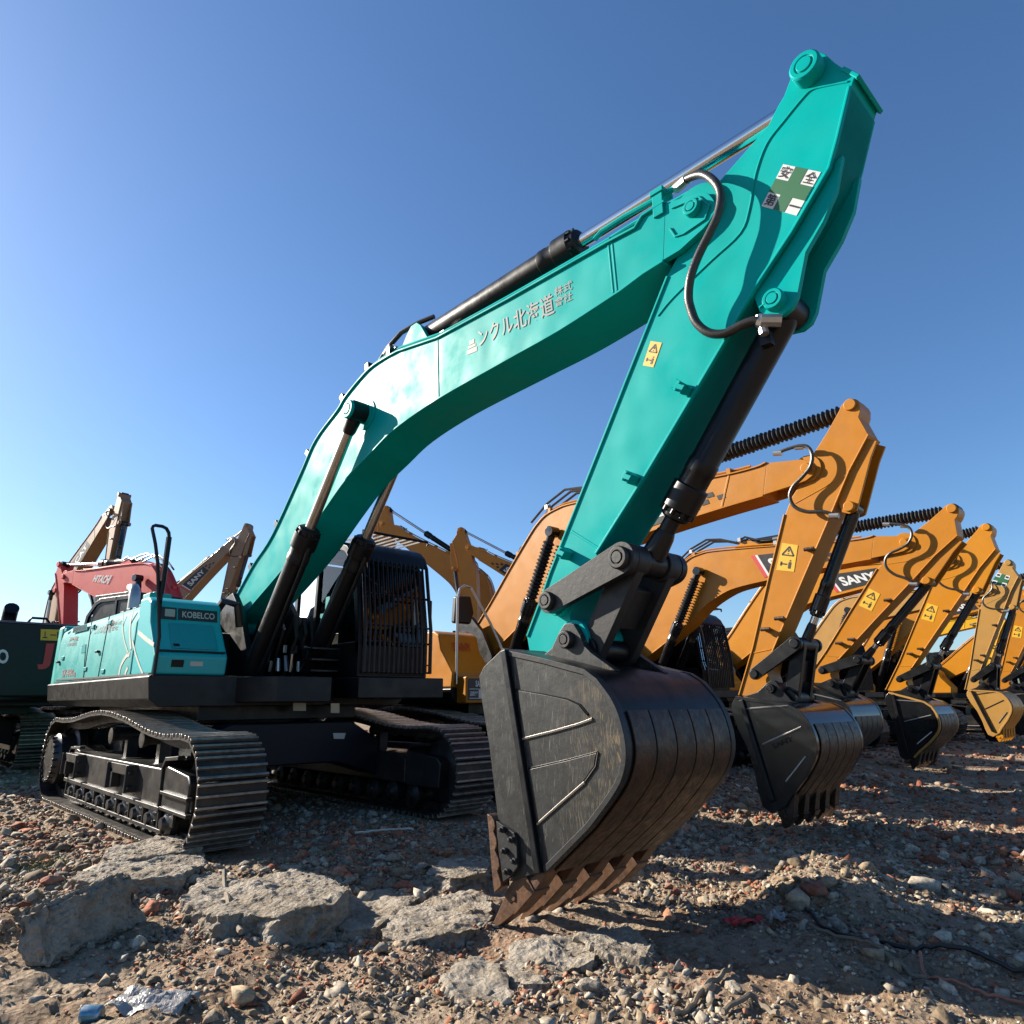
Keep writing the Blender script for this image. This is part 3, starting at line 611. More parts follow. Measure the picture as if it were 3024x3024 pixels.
for y0, y1, o_ in ((yb, yb + .05, -1), (YC + BW - .05, YC + BW, 1)):
    e = MB(); e.prism(epts, y0, y1); yy = yb if o_ < 0 else YC + BW
    if o_ < 0: e.ribbon(xz([(1268, 395), (1318, 374), (1338, 390), (1330, 413), (1290, 440), (1276, 445), (1266, 430)], yb), .014, yb - .012, yb + .01)
    pin_boss(e, tipx, tipz, yy, yy + o_ * .05, .062); e.obj('boom_fork', 'teal', boom, .006)
# boom cylinder pin
px_, pz_ = 2.71, 4.26
b = MB()
for s_ in (-1, 1):
    b.lathe((px_, YC + s_ * BW, pz_), (px_, YC + s_ * (BW + .3), pz_), [(0, .17), (.012, .17), (.016, .11), (.05, .10)], 28)
b.obj('pin_boss', 'teal', boom, .004)
for s_ in (-1, 1):
    c = cylinder(hero, 'boom_cylinder', (.62, YC + s_ * (BW + .125), 1.52), (px_, YC + s_ * (BW + .125), pz_), .118, .058, .585, rod='dull_chrome', eye=.09)
    k = MB(); pin_boss(k, px_, pz_, YC + s_ * (BW + .21), YC + s_ * (BW + .245), .105); k.obj('pin_cap', 'teal', c, .004)
    h = MB(); q0 = np.array([.72, YC + s_ * (BW + .125), 1.62]); q1 = np.array([px_, YC + s_ * (BW + .125), pz_]); dd = (q1 - q0) / np.linalg.norm(q1 - q0); nn = np.array([dd[2], 0, -dd[0]])
    h.tube([q0 + dd * .1 + nn * .16 + (0, s_ * .02, 0), q0 + dd * .4 + nn * .15, q0 + dd * 1.5 + nn * .15, q0 + dd * 1.68 + nn * .13, q0 + dd * 1.72 + nn * .10], .022, 8); h.obj('pipe', 'black', c)
# pipes along the boom's back
def along(pts, off, y):
    q = offset(pts, off); return [(a, y, c) for a, c in q]
pp = spline(xz(top[:10], yb), 6) + spline(xz(top[10:13], yb), 4)
for i, (o_, y) in enumerate(((.075, yb + .05), (.075, yb + .12), (.07, YC + .1), (.07, YC + .17))):
    t = MB(); t.tube(along(pp, o_, y), .021, 8); t.obj('boom_pipe', 'teal', boom)
for f in (.09, .22, .34, .55, .68, .80):
    i = int(f * (len(pp) - 1)); q = pp[i]; d = np.array(pp[i + 1]) - np.array(pp[i]); d /= np.linalg.norm(d); R = Matrix(((d[0], 0, -d[1]), (0, 1, 0), (d[1], 0, d[0])))
    cl = MB(); cl.box((q[0] - d[1] * .07, yb + .085, q[1] + d[0] * .07), (.07, .2, .09), R); cl.obj('pipe_clamp', 'black', boom, .006)
# arm cylinder on the boom's top
acp0 = at(800, 650, YC); acp0 = (3.55, YC, 5.02); arm_top = xz([(1529, 139)], ya)[0]
ac = cylinder(hero, 'arm_cylinder', (3.42, YC, 4.97), (arm_top[0], YC, arm_top[1]), .115, .058, .515, rod='chrome', eye=.10)
b = MB()
for s_ in (-1, 1): b.prism([(3.1, 4.74), (3.75, 4.72), (3.55, 5.02), (3.48, 5.08), (3.38, 5.08), (3.3, 5.0)], YC + s_ * .14 - .025, YC + s_ * .14 + .025)
b.obj('cylinder_bracket', 'teal', boom, .006)
t = MB()
for k, y in enumerate((YC - .16, YC + .16)):
    t.tube([(2.75, y, 4.86), (2.95, y, 5.0), (3.2, y, 5.08), (3.42, y * .7, 5.14), (3.6, y * .5, 5.15)], .026, 8)
    t.tube([(2.7, y * .6, 4.84), (2.9, y * .7, 4.97), (3.15, y * .6, 4.97), (3.3, y * .4, 4.9)], .022, 8)
t.obj('hydraulic_hose', 'hose', boom)
t = MB()
for y in (YC - .16, YC + .16, YC - .08): t.cyl((2.9, y, 4.93), (3.02, y, 5.0), .035, seg=8)
for x, z in ((3.0, 4.82), (3.35, 4.8), (3.9, 4.72)): t.box((x, YC - .1, z + .06), (.08, .12, .05))
t.obj('hose_fitting', 'steel', boom, .004)
# bucket line pipe up to the hose at the fork
pq = [at(*p, yb + .04) for p in ((1122, 452), (1135, 437), (1180, 408), (1236, 377), (1262, 362), (1282, 350))]
t = MB(); t.tube(pq, .021, 8); t.tube([q + np.array((0, .12, .0)) for q in pq], .021, 8); t.obj('boom_pipe', 'teal', boom)
t = MB(); c0 = at(1241, 378, yb - .01); t.box(c0 + np.array((0, 0, -.02)), (.085, .02, .22)); t.box(c0 + np.array((0, .05, .07)), (.11, .14, .04)); t.obj('pipe_clamp', 'teal', boom, .005)
# writing on the boom
BY = yb - .001
def bc(*p): return [at(x, y, BY) for x, y in p]
k = MB(); cc = bc((905, 655), (1047, 591), (1042, 551), (901, 622)); letters(k, 'ンクル北海道', cc, .004, .006)
cc2 = bc((1047, 581), (1080, 566), (1080, 528), (1046, 544)); letters(k, '株式', sub(cc2, 0, 1, .54, 1), .004, .004); letters(k, '會社', sub(cc2, 0, 1, 0, .46), .004, .004)
k.obj('boom_lettering', 'greyprint', boom, smooth=False)
k = MB(); lg = bc((881, 670), (900, 662), (900, 637), (881, 646)); panel(k, sub(lg, .0, 1, .0, .34)); panel(k, sub(lg, .12, .88, .42, .62)); panel(k, sub(lg, .25, .75, .68, 1.)); k.obj('boom_logo', 'faded', boom, smooth=False)
# ---- arm
armL = [(1544, 97), (1528, 100), (1508, 116), (1497, 133), (1479, 181), (1467, 201), (1449, 237), (1363, 335), (1330, 372), (1316, 395), (1302, 440), (1258, 521), (1223, 610), (1180, 718), (1140, 820), (1096, 931), (1067, 1004), (1037, 1080), (1018, 1136), (994, 1200), (1000, 1236)]
armR = [(1060, 1236), (1080, 1205), (1075, 1160), (1087, 1122), (1127, 1047), (1219, 901), (1272, 812), (1372, 643), (1422, 553), (1497, 440), (1568, 318), (1583, 264), (1607, 163), (1613, 144), (1575, 118), (1556, 101)]
L_, R_ = xz(armL, ya), xz(armR, ya); arm_poly = L_ + R_
a = MB(); a.prism(arm_poly, ya, YC + AW)
a.ribbon(xz(armR[4:13], ya), .02, ya - .018, YC + AW + .018)
a.ribbon(xz(armL[11:20], ya), .02, ya - .012, YC + AW + .012)
cap = [np.array(q) for q in xz([(1592, 127), (1623, 143)], ya)]; cdv = (cap[1] - cap[0]) / np.linalg.norm(cap[1] - cap[0]); cn = np.array([cdv[1], -cdv[0]]); cn = cn if cn[0] < 0 or cn[1] < 0 else -cn
a.prism([tuple(cap[0] - cn * .004), tuple(cap[1] - cn * .004), tuple(cap[1] + cn * .022), tuple(cap[0] + cn * .022)], ya - .012, YC + AW + .012)
a.beam(at(1078, 1002, ya), at(1132, 1036, ya), .012, .02)
seam = xz([(1602, 152), (1560, 160), (1532, 168), (1514, 184), (1478, 228), (1445, 272), (1424, 330), (1412, 395), (1395, 440), (1340, 492), (1270, 560), (1240, 596)], ya)
a.ribbon(spline(seam, 4), .014, ya - .008, ya + .01)
arm = a.obj('arm', 'teal', hero, .008)
for y_, o_ in ((ya, -1), (YC + AW, 1)): k = MB(); pin_boss(k, *arm_top, y_, y_ + o_ * .10, .095); k.obj('pin_boss', 'teal', arm, .004)
bp_ = xz([(1463, 568)], ya + .02)[0]
earp = xz([(1592, 296), (1580, 362), (1556, 420), (1523, 478), (1507, 560), (1497, 582), (1480, 596), (1455, 602), (1436, 590), (1422, 553), (1497, 440), (1568, 318)], ya + .05)
for y, y2 in ((ya + .03, ya - .03), (YC + AW - .07, YC + AW + .03)): k = MB(); k.prism(earp, y, y + .04); pin_boss(k, *bp_, y + .02, y2, .068); k.obj('arm_ear', 'teal', arm, .006)
k = MB()
k.cyl((*at(1448, 575, ya)[:1], ya - .02, at(1448, 575, ya)[2]), (at(1436, 584, ya)[0], ya - .02, at(1436, 584, ya)[2]), .012, seg=8)
k.cyl((tipx, ya - .03, tipz), (tipx, YC + AW + .03, tipz), .2, seg=36)
k.obj('arm_ear', 'teal', arm, .006)
lk0 = xz([(1037, 1134)], YC - .30)[0]; lk1 = xz([(1173, 1053)], YC - .30)[0]
bpin = xz([(1071, 1207)], YC - .30)[0]
k = MB(); k.cyl((bpin[0], YC - .25, bpin[1]), (bpin[0], YC + .25, bpin[1]), .14); k.obj('arm_boss', 'teal', arm, .006); k = MB(); k.cyl((lk0[0], YC - .23, lk0[1]), (lk0[0], YC + .23, lk0[1]), .10); k.obj('arm_boss', 'teal', arm, .006)
for p in ((1297, 738), (1198, 905), (1074, 1046)):
    k = MB(); q = at(*p, ya); dd = np.array(R_[6]) - np.array(R_[5]); dd /= np.linalg.norm(dd); R = Matrix(((dd[0], 0, -dd[1]), (0, 1, 0), (dd[1], 0, dd[0])))
    k.box(q + np.array((0, -.05, 0)), (.07, .10, .07), R)
    for z in (-.025, .025): k.cyl(q + np.array((dd[0] * z, -.10, dd[1] * z)), q + np.array((dd[0] * z, -.125, dd[1] * z)), .010, seg=6)
    if p[1] < 800:
        for z in (-.03, .03): k.tube([q + np.array((dd[0] * z - dd[1] * .08, -.07, dd[1] * z + dd[0] * .08)), q + np.array((dd[0] * z + dd[1] * .08, -.07, dd[1] * z - dd[0] * .08))], .006, 5)
    k.obj('hose_bracket', 'teal', arm, .004)
cross_sticker(arm, [at(*p, ya - .001) for p in ((1437, 389), (1503, 407), (1549, 325), (1478, 310))])
warn_sticker(arm, [at(*p, ya - .001) for p in ((1213, 689.5), (1233, 693), (1249, 647), (1228, 643.5))])
# hose from the boom fork round the joint to the bucket cylinder
hp = [(1282, 350), (1296, 338), (1324, 329), (1348, 343), (1360, 368), (1354, 407), (1339, 440), (1318, 482), (1303, 523), (1299, 560), (1304, 585), (1315, 610), (1338, 628), (1368, 629), (1398, 614), (1424, 605), (1440, 610)]
ys_ = np.interp(range(len(hp)), [0, 3, 8, 13, 16], [yb + .04, yb - .06, yb - .10, ya - .06, ya - .01])
hpts = [tuple(at(*p, y)) for p, y in zip(hp, ys_)]
HP = [Vector(q) for q in hpts]; path = []
for i in range(len(HP) - 1):
    p0, p1, p2, p3 = HP[max(i - 1, 0)], HP[i], HP[i + 1], HP[min(i + 2, len(HP) - 1)]
    for j in range(4):
        t = j / 4; path.append(.5 * (2 * p1 + (p2 - p0) * t + (2 * p0 - 5 * p1 + 4 * p2 - p3) * t * t + (3 * p1 - p0 - 3 * p2 + p3) * t ** 3))
path.append(HP[-1])
t = MB(); t.tube(path, .029, 10); ho = t.obj('hydraulic_hose', 'hose', arm)
t = MB(); t.tube([HP[0] - (HP[1] - HP[0]) * .5, HP[0], HP[1]], .036, 8); t.tube([HP[-2] * .6 + HP[-1] * .4, HP[-1]], .036, 8)
q = at(1440, 608, ya); t.cyl(q + np.array((0, -.03, 0)), q + np.array((.10, .03, -.02)), .04, seg=8); t.cyl(q + np.array((-.02, .0, .05)), q + np.array((.0, 0, -.08)), .03, seg=8); t.obj('hose_fitting', 'steel', ho)
# bucket cylinder, links
lk1c = (lk1[0], YC, lk1[1])
bcy = cylinder(hero, 'bucket_cylinder', (bp_[0], YC, bp_[1]), lk1c, .098, .058, .80, rod='black', eye=.10, m='black', collar=1.25)
k = MB(); k.box((bp_[0] - .10, YC - .11, bp_[1] - .2), (.07, .06, .09)); k.obj('port_block', 'black', bcy, .006)
k = MB()
for s_ in (-1, 1):
    y = YC + s_ * .285; k = MB(); k.prism(hull2(lk0, .088, lk1, .108), y - .03, y + .03)
    pin_boss(k, *lk0, y + s_ * .03, y + s_ * .07, .066); pin_boss(k, *lk1, y + s_ * .03, y + s_ * .07, .078)
    k.obj('side_link', 'charcoal' if s_ < 0 else 'black', hero, .006)
pin2 = xz([(1150, 1228)], YC)[0]
k = MB()
k.cyl((lk1[0], YC - .25, lk1[1]), (lk1[0], YC - .11, lk1[1]), .108); k.cyl((lk1[0], YC + .11, lk1[1]), (lk1[0], YC + .25, lk1[1]), .108)
for s_ in (-1, 1): k.prism(hull2(lk1, .10, pin2, .10), YC + s_ * .18 - .04, YC + s_ * .18 + .04)
mid = ((lk1[0] + pin2[0]) / 2, (lk1[1] + pin2[1]) / 2); k.beam((mid[0], YC - .2, mid[1]), (mid[0], YC + .2, mid[1]), .30, .06, (pin2[0] - lk1[0], 0, pin2[1] - lk1[1]))
k.obj('bucket_link', 'charcoal', hero, .008)
# ---- bucket
BWY = YC - .58
sp_px = Z6([(300, 785), (180, 900), (150, 960), (165, 1100), (215, 1400), (270, 1860)])
ZT = lambda p: zm(1400, 2400, .3623, p)
bk_px = Z6([(300, 785), (330, 800), (560, 850), (820, 920), (900, 980), (1000, 1120), (1060, 1280), (1085, 1450), (1060, 1600), (990, 1730), (850, 1920)]) + ZT([(600, 480)])
back = xz(bk_px[:4], BWY) + spline(xz(bk_px[4:11], BWY), 5) + xz(bk_px[11:], BWY)
front = xz(sp_px[1:] + ZT([(215, 70), (345, 150), (385, 225), (380, 440), (300, 560), (500, 500)]), BWY)
side = back + front[::-1]
ears = xz(Z6([(535, 835), (600, 780), (640, 690), (680, 628), (710, 622), (740, 628), (775, 690), (805, 765), (850, 812), (905, 852), (1005, 925), (820, 930)]), YC - .30)
tip_ = xz(ZT([(128, 955)]), BWY)[0]; ad_ = xz(ZT([(480, 500)]), BWY)[0]
fbar = xz(Z6([(322, 795), (482, 1895)]), BWY)
fb2 = xz(ZT([(560, 490)]), BWY)
bucket = make_bucket(hero, side, back, ears, [bpin, pin2], (tip_, ad_), 'bucket', 'black', 'rust', .1, front_bar=(fbar[0], fb2[0]))
sidey = BWY - .018
def weld(px, wd=.014, m='black', nm='weld_bead'):
    t = MB(); P = [at(*q, sidey - .002) for q in Z6(px)]
    t.tube(P, wd * .5, 6); t.obj(nm, m, bucket)
weld([(370, 1045), (560, 1075), (700, 1105), (780, 1140), (830, 1200)], .012)
weld([(418, 1355), (620, 1305), (770, 1262), (858, 1230)], .022, 'steel', 'wear_bar')
weld([(455, 1545), (700, 1490), (890, 1440)], .014)
weld([(895, 1440), (880, 1530), (810, 1630)], .014, 'charcoal')
weld([(810, 1630), (660, 1760), (510, 1895)], .020, 'steel', 'wear_bar')
# raised wear pad between the beads
pd = MB(); pd.prism(xz(Z6([(395, 1050), (560, 1078), (700, 1108), (775, 1142), (822, 1200), (855, 1228), (770, 1258), (620, 1300), (422, 1350)]), sidey), sidey - .010, sidey); pd.prism(xz(Z6([(460, 1550), (700, 1495), (888, 1445), (873, 1530), (805, 1628), (660, 1755), (512, 1885)]), sidey), sidey - .010, sidey); pd.obj('wear_pad', 'bucket', bucket, .003)
sc = MB(); cut = ZT([(135, 3), (170, 22), (196, 62), (204, 110), (190, 150), (214, 210), (216, 260), (202, 300), (232, 370), (240, 430), (222, 470), (250, 560), (252, 595), (196, 648), (180, 520), (165, 350), (150, 150)])
sc.prism(xz(cut, sidey), sidey - .035, sidey + .045)
sc.obj('side_cutter', 'toothrust', bucket, .006)
sc = MB(); cut = ZT([(204, 62), (350, 160), (372, 225), (380, 440), (318, 520), (262, 560), (235, 400), (214, 230)]); sc.prism(xz(cut, sidey), sidey - .028, sidey)
for q in ZT([(248, 135), (322, 218), (265, 308), (348, 392), (285, 478)]):
    p = at(*q, sidey - .028); sc.cyl(p, p + np.array((0, -.03, 0)), .022, seg=6); sc.cyl(p + np.array((0, -.03, 0)), p + np.array((0, -.05, 0)), .013, seg=8)
sc.obj('cutter_plate', 'charcoal', bucket, .005)
# ---- upper details
def z3x(p, X): return atx(*Z3([p])[0], X)
HX, HY = .8, -1.6
k = MB(); c = [z3x(q, .37) for q in ((1288, 432), (1578, 444), (1578, 362), (1288, 350))]
k = MB(); cc = [(.49, -1.18, 2.17), (.49, -.88, 2.17), (.47, -.88, 2.30), (.47, -1.18, 2.30)]
def face(y0, y1, z0, z1, xa, za, xb, zb):           # quad on a face that slopes from (xa,za) to (xb,zb)
    fx = lambda z: xa + (xb - xa) * (z - za) / (zb - za)
    return [(fx(z0), y0, z0), (fx(z0), y1, z0), (fx(z1), y1, z1), (fx(z1), y0, z1)]
band = face(-1.52, -.87, 2.165, 2.30, .53, 2.14, .47, 2.36)
k = MB(); panel(k, sub(band, .32, 1., 0, 1), .004); bd = k.obj('name_plate', 'blackprint', tool, smooth=False)
k = MB(); letters(k, 'KOBELCO', sub(band, .39, .95, .22, .76), .008, .02); k.obj('plate_lettering', 'cream', bd, smooth=False)
k = MB(); panel(k, sub(band, .0, .3, -.02, 1.02), .006, .03); lm = k.obj('headlamp', 'blackprint', tool, .004, smooth=False)
k = MB(); panel(k, sub(band, .10, .27, .2, .85), .014, .02); k.obj('lamp_lens', 'lamp', lm, .006)
lid = face(-1.42, -.92, 1.83, 2.12, .79, 1.80, .53, 2.14)
k = MB(); panel(k, lid, .012, .02); k.obj('box_lid', 'teal_lid', tool, .012)
k = MB(); panel(k, [quad_map(lid, *q) for q in ((.32, .12), (.97, .08), (.90, .82), (.16, .9))], .016, .01); k.obj('lid_recess', 'teal_lid', tool, .006)
k = MB(); panel(k, sub(lid, .04, .17, .06, .16), .016); k.obj('latch', 'black', tool, .003)
k = MB(); k.ribbon([(.80, 1.785), (.815, 1.80)], .02, -1.55, -.85); k.obj('lid_seal', 'rubber', tool)
low = face(-1.6, -.85, 1.56, 1.75, .80, 1.55, .83, 1.75)
k = MB(); panel(k, sub(low, .24, .41, .38, .78), .006)
for i in range(3): panel(k, sub(low, .25, .40, .42 + i * .13, .49 + i * .13), .012)
k.obj('vent_grille', 'black', tool, smooth=False)
k = MB(); panel(k, sub(low, .50, .68, .46, .72), .005); k.obj('white_plate', 'cream', tool, smooth=False)
# hood side
def hy_(pts, Y=HY - .001): return [at(*q, Y) for q in Z3(pts)]
k = MB(); panel(k, hy_([(358, 530), (492, 498), (494, 442), (366, 474)]), .004)
hv = k.obj('hood_vent', 'teal_lid', hood, smooth=False)
k = MB(); c = hy_([(358, 530), (492, 498), (494, 442), (366, 474)])
for i in range(12): panel(k, sub(c, .03 + i * .08, .075 + i * .08, .08, .92), .007)
k.obj('vent_slats', 'black', hv, smooth=False)
k = MB()
for a_, b_ in (((540, 385), (455, 955)), ((700, 350), (590, 945)), ((480, 640), (455, 960))): 
    q0, q1 = hy_([a_, b_]); k.beam(q0, q1, .010, .014)
k.obj('panel_seam', 'black', hood)
for q_ in ((300, 500), (272, 760), (548, 470), (478, 860), (705, 430), (640, 880)):
    k = MB(); k.box(hy_([q_])[0], (.13, .03, .05)); k.obj('hinge', 'teal_lid', hood, .006)
k = MB(); q0, q1 = hy_([(205, 962), (1060, 905)]); k.beam(q0, q1, .012, .02); k.obj('lower_seal', 'rubber', hood)
k = MB(); k.box((-3.55, HY - .02, 1.86), (.10, .04, .03)); k.box((-1.4, HY - .02, 1.9), (.10, .04, .03)); k.obj('door_handle', 'black', hood, .006)
k = MB(); panel(k, hy_([(436, 715), (478, 705), (484, 628), (446, 638)]), .004); k.obj('door_latch', 'teal_lid', hood, .004)
k = MB(); letters(k, 'ンクル北海道', hy_([(556, 545), (705, 520), (712, 425), (570, 455)]), .004, .01); letters(k, '株式', hy_([(712, 455), (798, 440), (800, 395), (716, 412)]), .004, .01); letters(k, '會社', hy_([(710, 508), (770, 498), (776, 450), (714, 462)]), .004, .01)
k.obj('hood_lettering', 'greyprint', hood, smooth=False)
k = MB(); letters(k, 'SK480', hy_([(256, 935), (366, 925), (370, 855), (264, 865)]), .004, .03); letters(k, '8', hy_([(364, 935), (384, 932), (384, 884), (368, 886)]), .004, .02); letters(k, 'ON-SITE', hy_([(306, 650), (390, 640), (396, 612), (312, 622)]), .004, .02); letters(k, '海道', hy_([(322, 612), (408, 598), (412, 552), (330, 566)]), .004, .02); k.obj('model_lettering', 'greyprint', hood, smooth=False)
k = MB()
def stripe(cl, wd):
    P = [np.array(at(*q, HY - .003)) for q in Z3(cl)]; P2 = spline([(q[0], q[2]) for q in P], 6)
    k.ribbon(P2, wd, HY - .005, HY - .001)
stripe([(822, 350), (815, 470), (830, 600), (866, 725)], .022); stripe([(915, 310), (885, 430), (878, 560), (888, 690)], .045)
stripe([(905, 610), (930, 720), (965, 830), (1000, 915)], .030); stripe([(785, 935), (805, 840), (850, 760), (880, 745)], .05); stripe([(862, 830), (842, 880), (835, 925)], .05); stripe([(955, 538), (1030, 605), (1100, 655)], .045)
k.obj('hood_stripe', 'cream', hood, smooth=False)
# exhaust, cap, rail, mirror
xp = at(254, 1125, -.75); k = MB(); k.tube([(xp[0], -.75, 2.35), (xp[0], -.75, xp[2] - .05), (xp[0] - .03, -.75, xp[2] + .08), (xp[0] - .1, -.75, xp[2] + .14), (xp[0] - .2, -.75, xp[2] + .15)], .085, 14); k.obj('exhaust_pipe', 'steel', hero)
k = MB(); k.box((-.62, -1.22, 2.50), (.28, .26, .18)); k.cyl((-.62, -1.22, 2.58), (-.62, -1.22, 2.62), .06); k.obj('filler_box', 'teal_dull', hero, .012)
k = MB()
for i in range(5): k.box((-2.0 + i * .28, -1.1, 2.47), (.16, .3, .07 + .03 * (i % 2)))
k.obj('engine_fittings', 'charcoal', hero, .01)
rail = [(975, 1280), (1010, 1030), (1006, 800), (1000, 560), (985, 440), (965, 345), (968, 332), (985, 325), (1030, 332), (1055, 345), (1070, 372), (1072, 400), (1045, 600), (1022, 760), (1018, 800)]
rp = [atx(*zm(0, 1400, .4658, [q])[0], .86 - .0 * i) for i, q in enumerate(rail)]
k = MB(); k.tube(rp, .019, 8); k.tube(rp[-4:-1], .030, 8); k.tube([rp[-1], (rp[-1][0] - .15, rp[-1][1] + .05, rp[-1][2] - .15), (.45, rp[-1][1] + .1, 2.38)], .017, 8); k.obj('handrail', 'black', hero)
# hoses and valve lumps around the boom foot
k = MB()
rnd = random.Random(3)
for i in range(9):
    y = -.30 + .09 * i if i < 5 else .16 + .07 * (i - 5); x = .15 + rnd.random() * .3
    k.tube([(x, y, 1.55), (x + .25, y + .02, 1.95 + rnd.random() * .2), (x + .1, y + .05, 2.2 + rnd.random() * .15), (x - .15, y + .06, 2.0)], .024, 7)
k.tube([(.1, -.82, 2.2), (.35, -.75, 2.45), (.45, -.62, 2.4), (.4, -.55, 2.15)], .05, 8)
k.obj('hydraulic_hose', 'hose', hero)
k = MB()
for i in range(8): k.cyl((.55 + .05 * (i % 3), -.20 + .09 * i, 1.62), (.58, -.20 + .09 * i, 1.75 + .03 * (i % 4)), .03, seg=8)
for i in range(4): k.box((.5, .0 + .14 * i, 1.9), (.05, .05, .1))
k.obj('valve_block', 'dull_chrome', hero, .004)
k = MB(); 
for i in range(3): k.box((1.0, .22, 1.62 + .13 * i), (.3, .36, .025))
k.obj('access_step', 'black', hero, .004)
def plaque(px, Y=None, X=None, m='cream', nm='maker_plate'):
    g = MB(); c = [at(*q, Y) if X is None else atx(*q, X) for q in px]; panel(g, c, .006, .01); g.obj(nm, m, hero, smooth=False)
plaque([(553, 1341), (577, 1341), (577, 1326), (553, 1326)], X=.83)
plaque([(624, 1345), (640, 1345), (640, 1327), (624, 1327)], X=.9, m='lamp', nm='work_lamp')
plaque([(630, 1394), (649, 1394), (652, 1383), (628, 1383)], X=.96)
trk0 = [c_ for c_ in hero.children if c_.name.startswith('track')][0]
yy = -1.58
k = MB(); c = [np.array(at(*q, yy - .012)) for q in Z1([(1008, 775), (1008, 702), (1035, 715), (1050, 735), (1082, 728), (1082, 710), (1113, 752), (1090, 795), (1085, 776), (1048, 768), (1030, 785)])]
k.prism([(q[0], q[2]) for q in c], yy - .016, yy - .012); k.box((1.95, yy + .03, .40), (.66, .07, .09)); 
ar = MB(); ar.prism([(q[0], q[2]) for q in c], yy - .018, yy - .009); ar.obj('arrow_sticker', 'orange_print', trk0, smooth=False)
pl_ = MB(); pl_.box((1.95, yy + .03, .40), (.66, .072, .10)); pl_.obj('arrow_plate', 'frame', trk0, .006)
k = MB(); c = [at(*q, -1.565) for q in Z1([(542, 506), (578, 512), (578, 455), (542, 450)])]; panel(k, c, .004, .04); k.obj('yellow_sticker', 'sticker', trk0, smooth=False)
k = MB(); c = [at(*q, -1.565) for q in Z1([(960, 635), (985, 640), (990, 545), (966, 540)])]; panel(k, c, .004, .04); k.obj('white_plate', 'cream', trk0, smooth=False)
# cab details seen from the front right
cab_ = [c_ for c_ in hero.children if c_.name.startswith('cab')][0]
k = MB()
for (cx, cz, w_, h_) in ((.62, 2.42, .10, .34), (.62, 2.33, .34, .10)): k.box((cx, .49, cz), (w_, .008, h_))
k.obj('green_cross_sticker', 'teal_lid', cab_, smooth=False)
k = MB(); k.tube([(1.35, 1.53, 1.7), (1.4, 1.58, 1.72), (1.4, 1.58, 2.55), (1.3, 1.53, 2.58)], .016, 7); k.obj('cab_rail', 'black', cab_)

#__PART3__
# ================================================================== the other excavators
def C2(px, Y): return xz(px, Y)
FOOT0 = (-.05, 2.06)
M3TIP = xz(ZA([(1332, 872)]), 8 + YC - .2)[0]
BOOM_TOP = xz(ZA([(-70, 1340), (0, 1250), (90, 1122), (180, 1000), (215, 960), (250, 932), (300, 913), (350, 902), (500, 890), (680, 880), (860, 872), (1030, 862), (1140, 848), (1180, 836)]), 8 + YC - .2)
BOOM_FORK = xz(ZA([(1180, 836), (1310, 838), (1345, 848), (1366, 872), (1355, 900), (1330, 915), (1290, 925), (1165, 948)]), 8 + YC - .2)
BOOM_BOT = xz(ZA([(1165, 948), (1000, 975), (800, 1012), (640, 1045), (530, 1068), (450, 1090), (390, 1120), (330, 1160), (280, 1205), (230, 1260), (120, 1350), (0, 1440), (-60, 1490), (-120, 1500), (-140, 1440), (-110, 1390)]), 8 + YC - .2)
BCYL = xz(ZA([(290, 1000)]), 8 + YC - .3)[0]; ACYL = xz(ZA([(540, 868)]), 8 + YC)[0]
M3FOOT = xz(ZA([(-85, 1440)]), 8 + YC - .2)[0]
AY = 4 + YC - .16
ARM_PX = ZA([(490, 1640), (560, 1400), (640, 1050), (720, 720), (735, 680), (755, 630), (800, 560), (850, 430), (890, 370), (940, 290), (990, 200), (1005, 165), (1030, 142), (1060, 135), (1090, 145), (1100, 165), (1100, 200), (1092, 226), (1140, 312), (1040, 500), (940, 740), (800, 1065), (650, 1420), (630, 1530), (655, 1600), (620, 1650)])
ARM_POLY = xz(ARM_PX, AY)
A_TIP = xz(ZA([(835, 490)]), AY)[0]; A_TOP = xz(ZA([(1050, 165)]), AY)[0]; A_BP = xz(ZA([(650, 1605)]), 4 + YC - .3)[0]
A_EAR = xz(ZA([(1045, 680)]), AY)[0]; A_LK0 = xz(ZA([(562, 1530)]), 4 + YC - .28)[0]; A_LK1 = xz(ZA([(765, 1375)]), 4 + YC - .28)[0]
A_EARP = xz(ZA([(1120, 330), (1182, 345), (1150, 430), (1090, 660), (1078, 700), (1040, 716), (1005, 708), (985, 660), (1040, 500)]), AY)
A_STICK = xz(ZA([(675, 1003), (765, 1012), (785, 877), (705, 865)]), AY)
ZB2 = lambda p: zm(2100, 1900, .3106, p)
BKY = 4 + YC - .58
BK_BACK = xz(ZB2([(240, 515), (300, 525), (500, 552), (740, 590)]), BKY) + spline(xz(ZB2([(850, 650), (930, 750), (990, 880), (1010, 1000), (985, 1120), (900, 1280)]), BKY), 5) + xz(ZB2([(780, 1440), (710, 1560)]), BKY)
BK_FRONT = xz(ZB2([(205, 580), (200, 650), (260, 820), (350, 1000), (420, 1230), (460, 1430), (500, 1560), (590, 1620)]), BKY)
BK_EAR = xz(ZB2([(280, 520), (440, 472), (510, 405), (560, 362), (595, 362), (622, 382), (680, 460), (760, 550), (830, 580)]), 4 + YC - .3)
BK_TIP = xz(ZB2([(690, 1760)]), BKY)[0]; BK_AD = xz(ZB2([(715, 1570)]), BKY)[0]; BK_BAR = xz(ZB2([(300, 545), (600, 1500)]), BKY)
BK_P1 = xz(ZB2([(572, 440)]), 4 + YC - .3)[0]; BK_P2 = xz(ZB2([(830, 520)]), 4 + YC)[0]
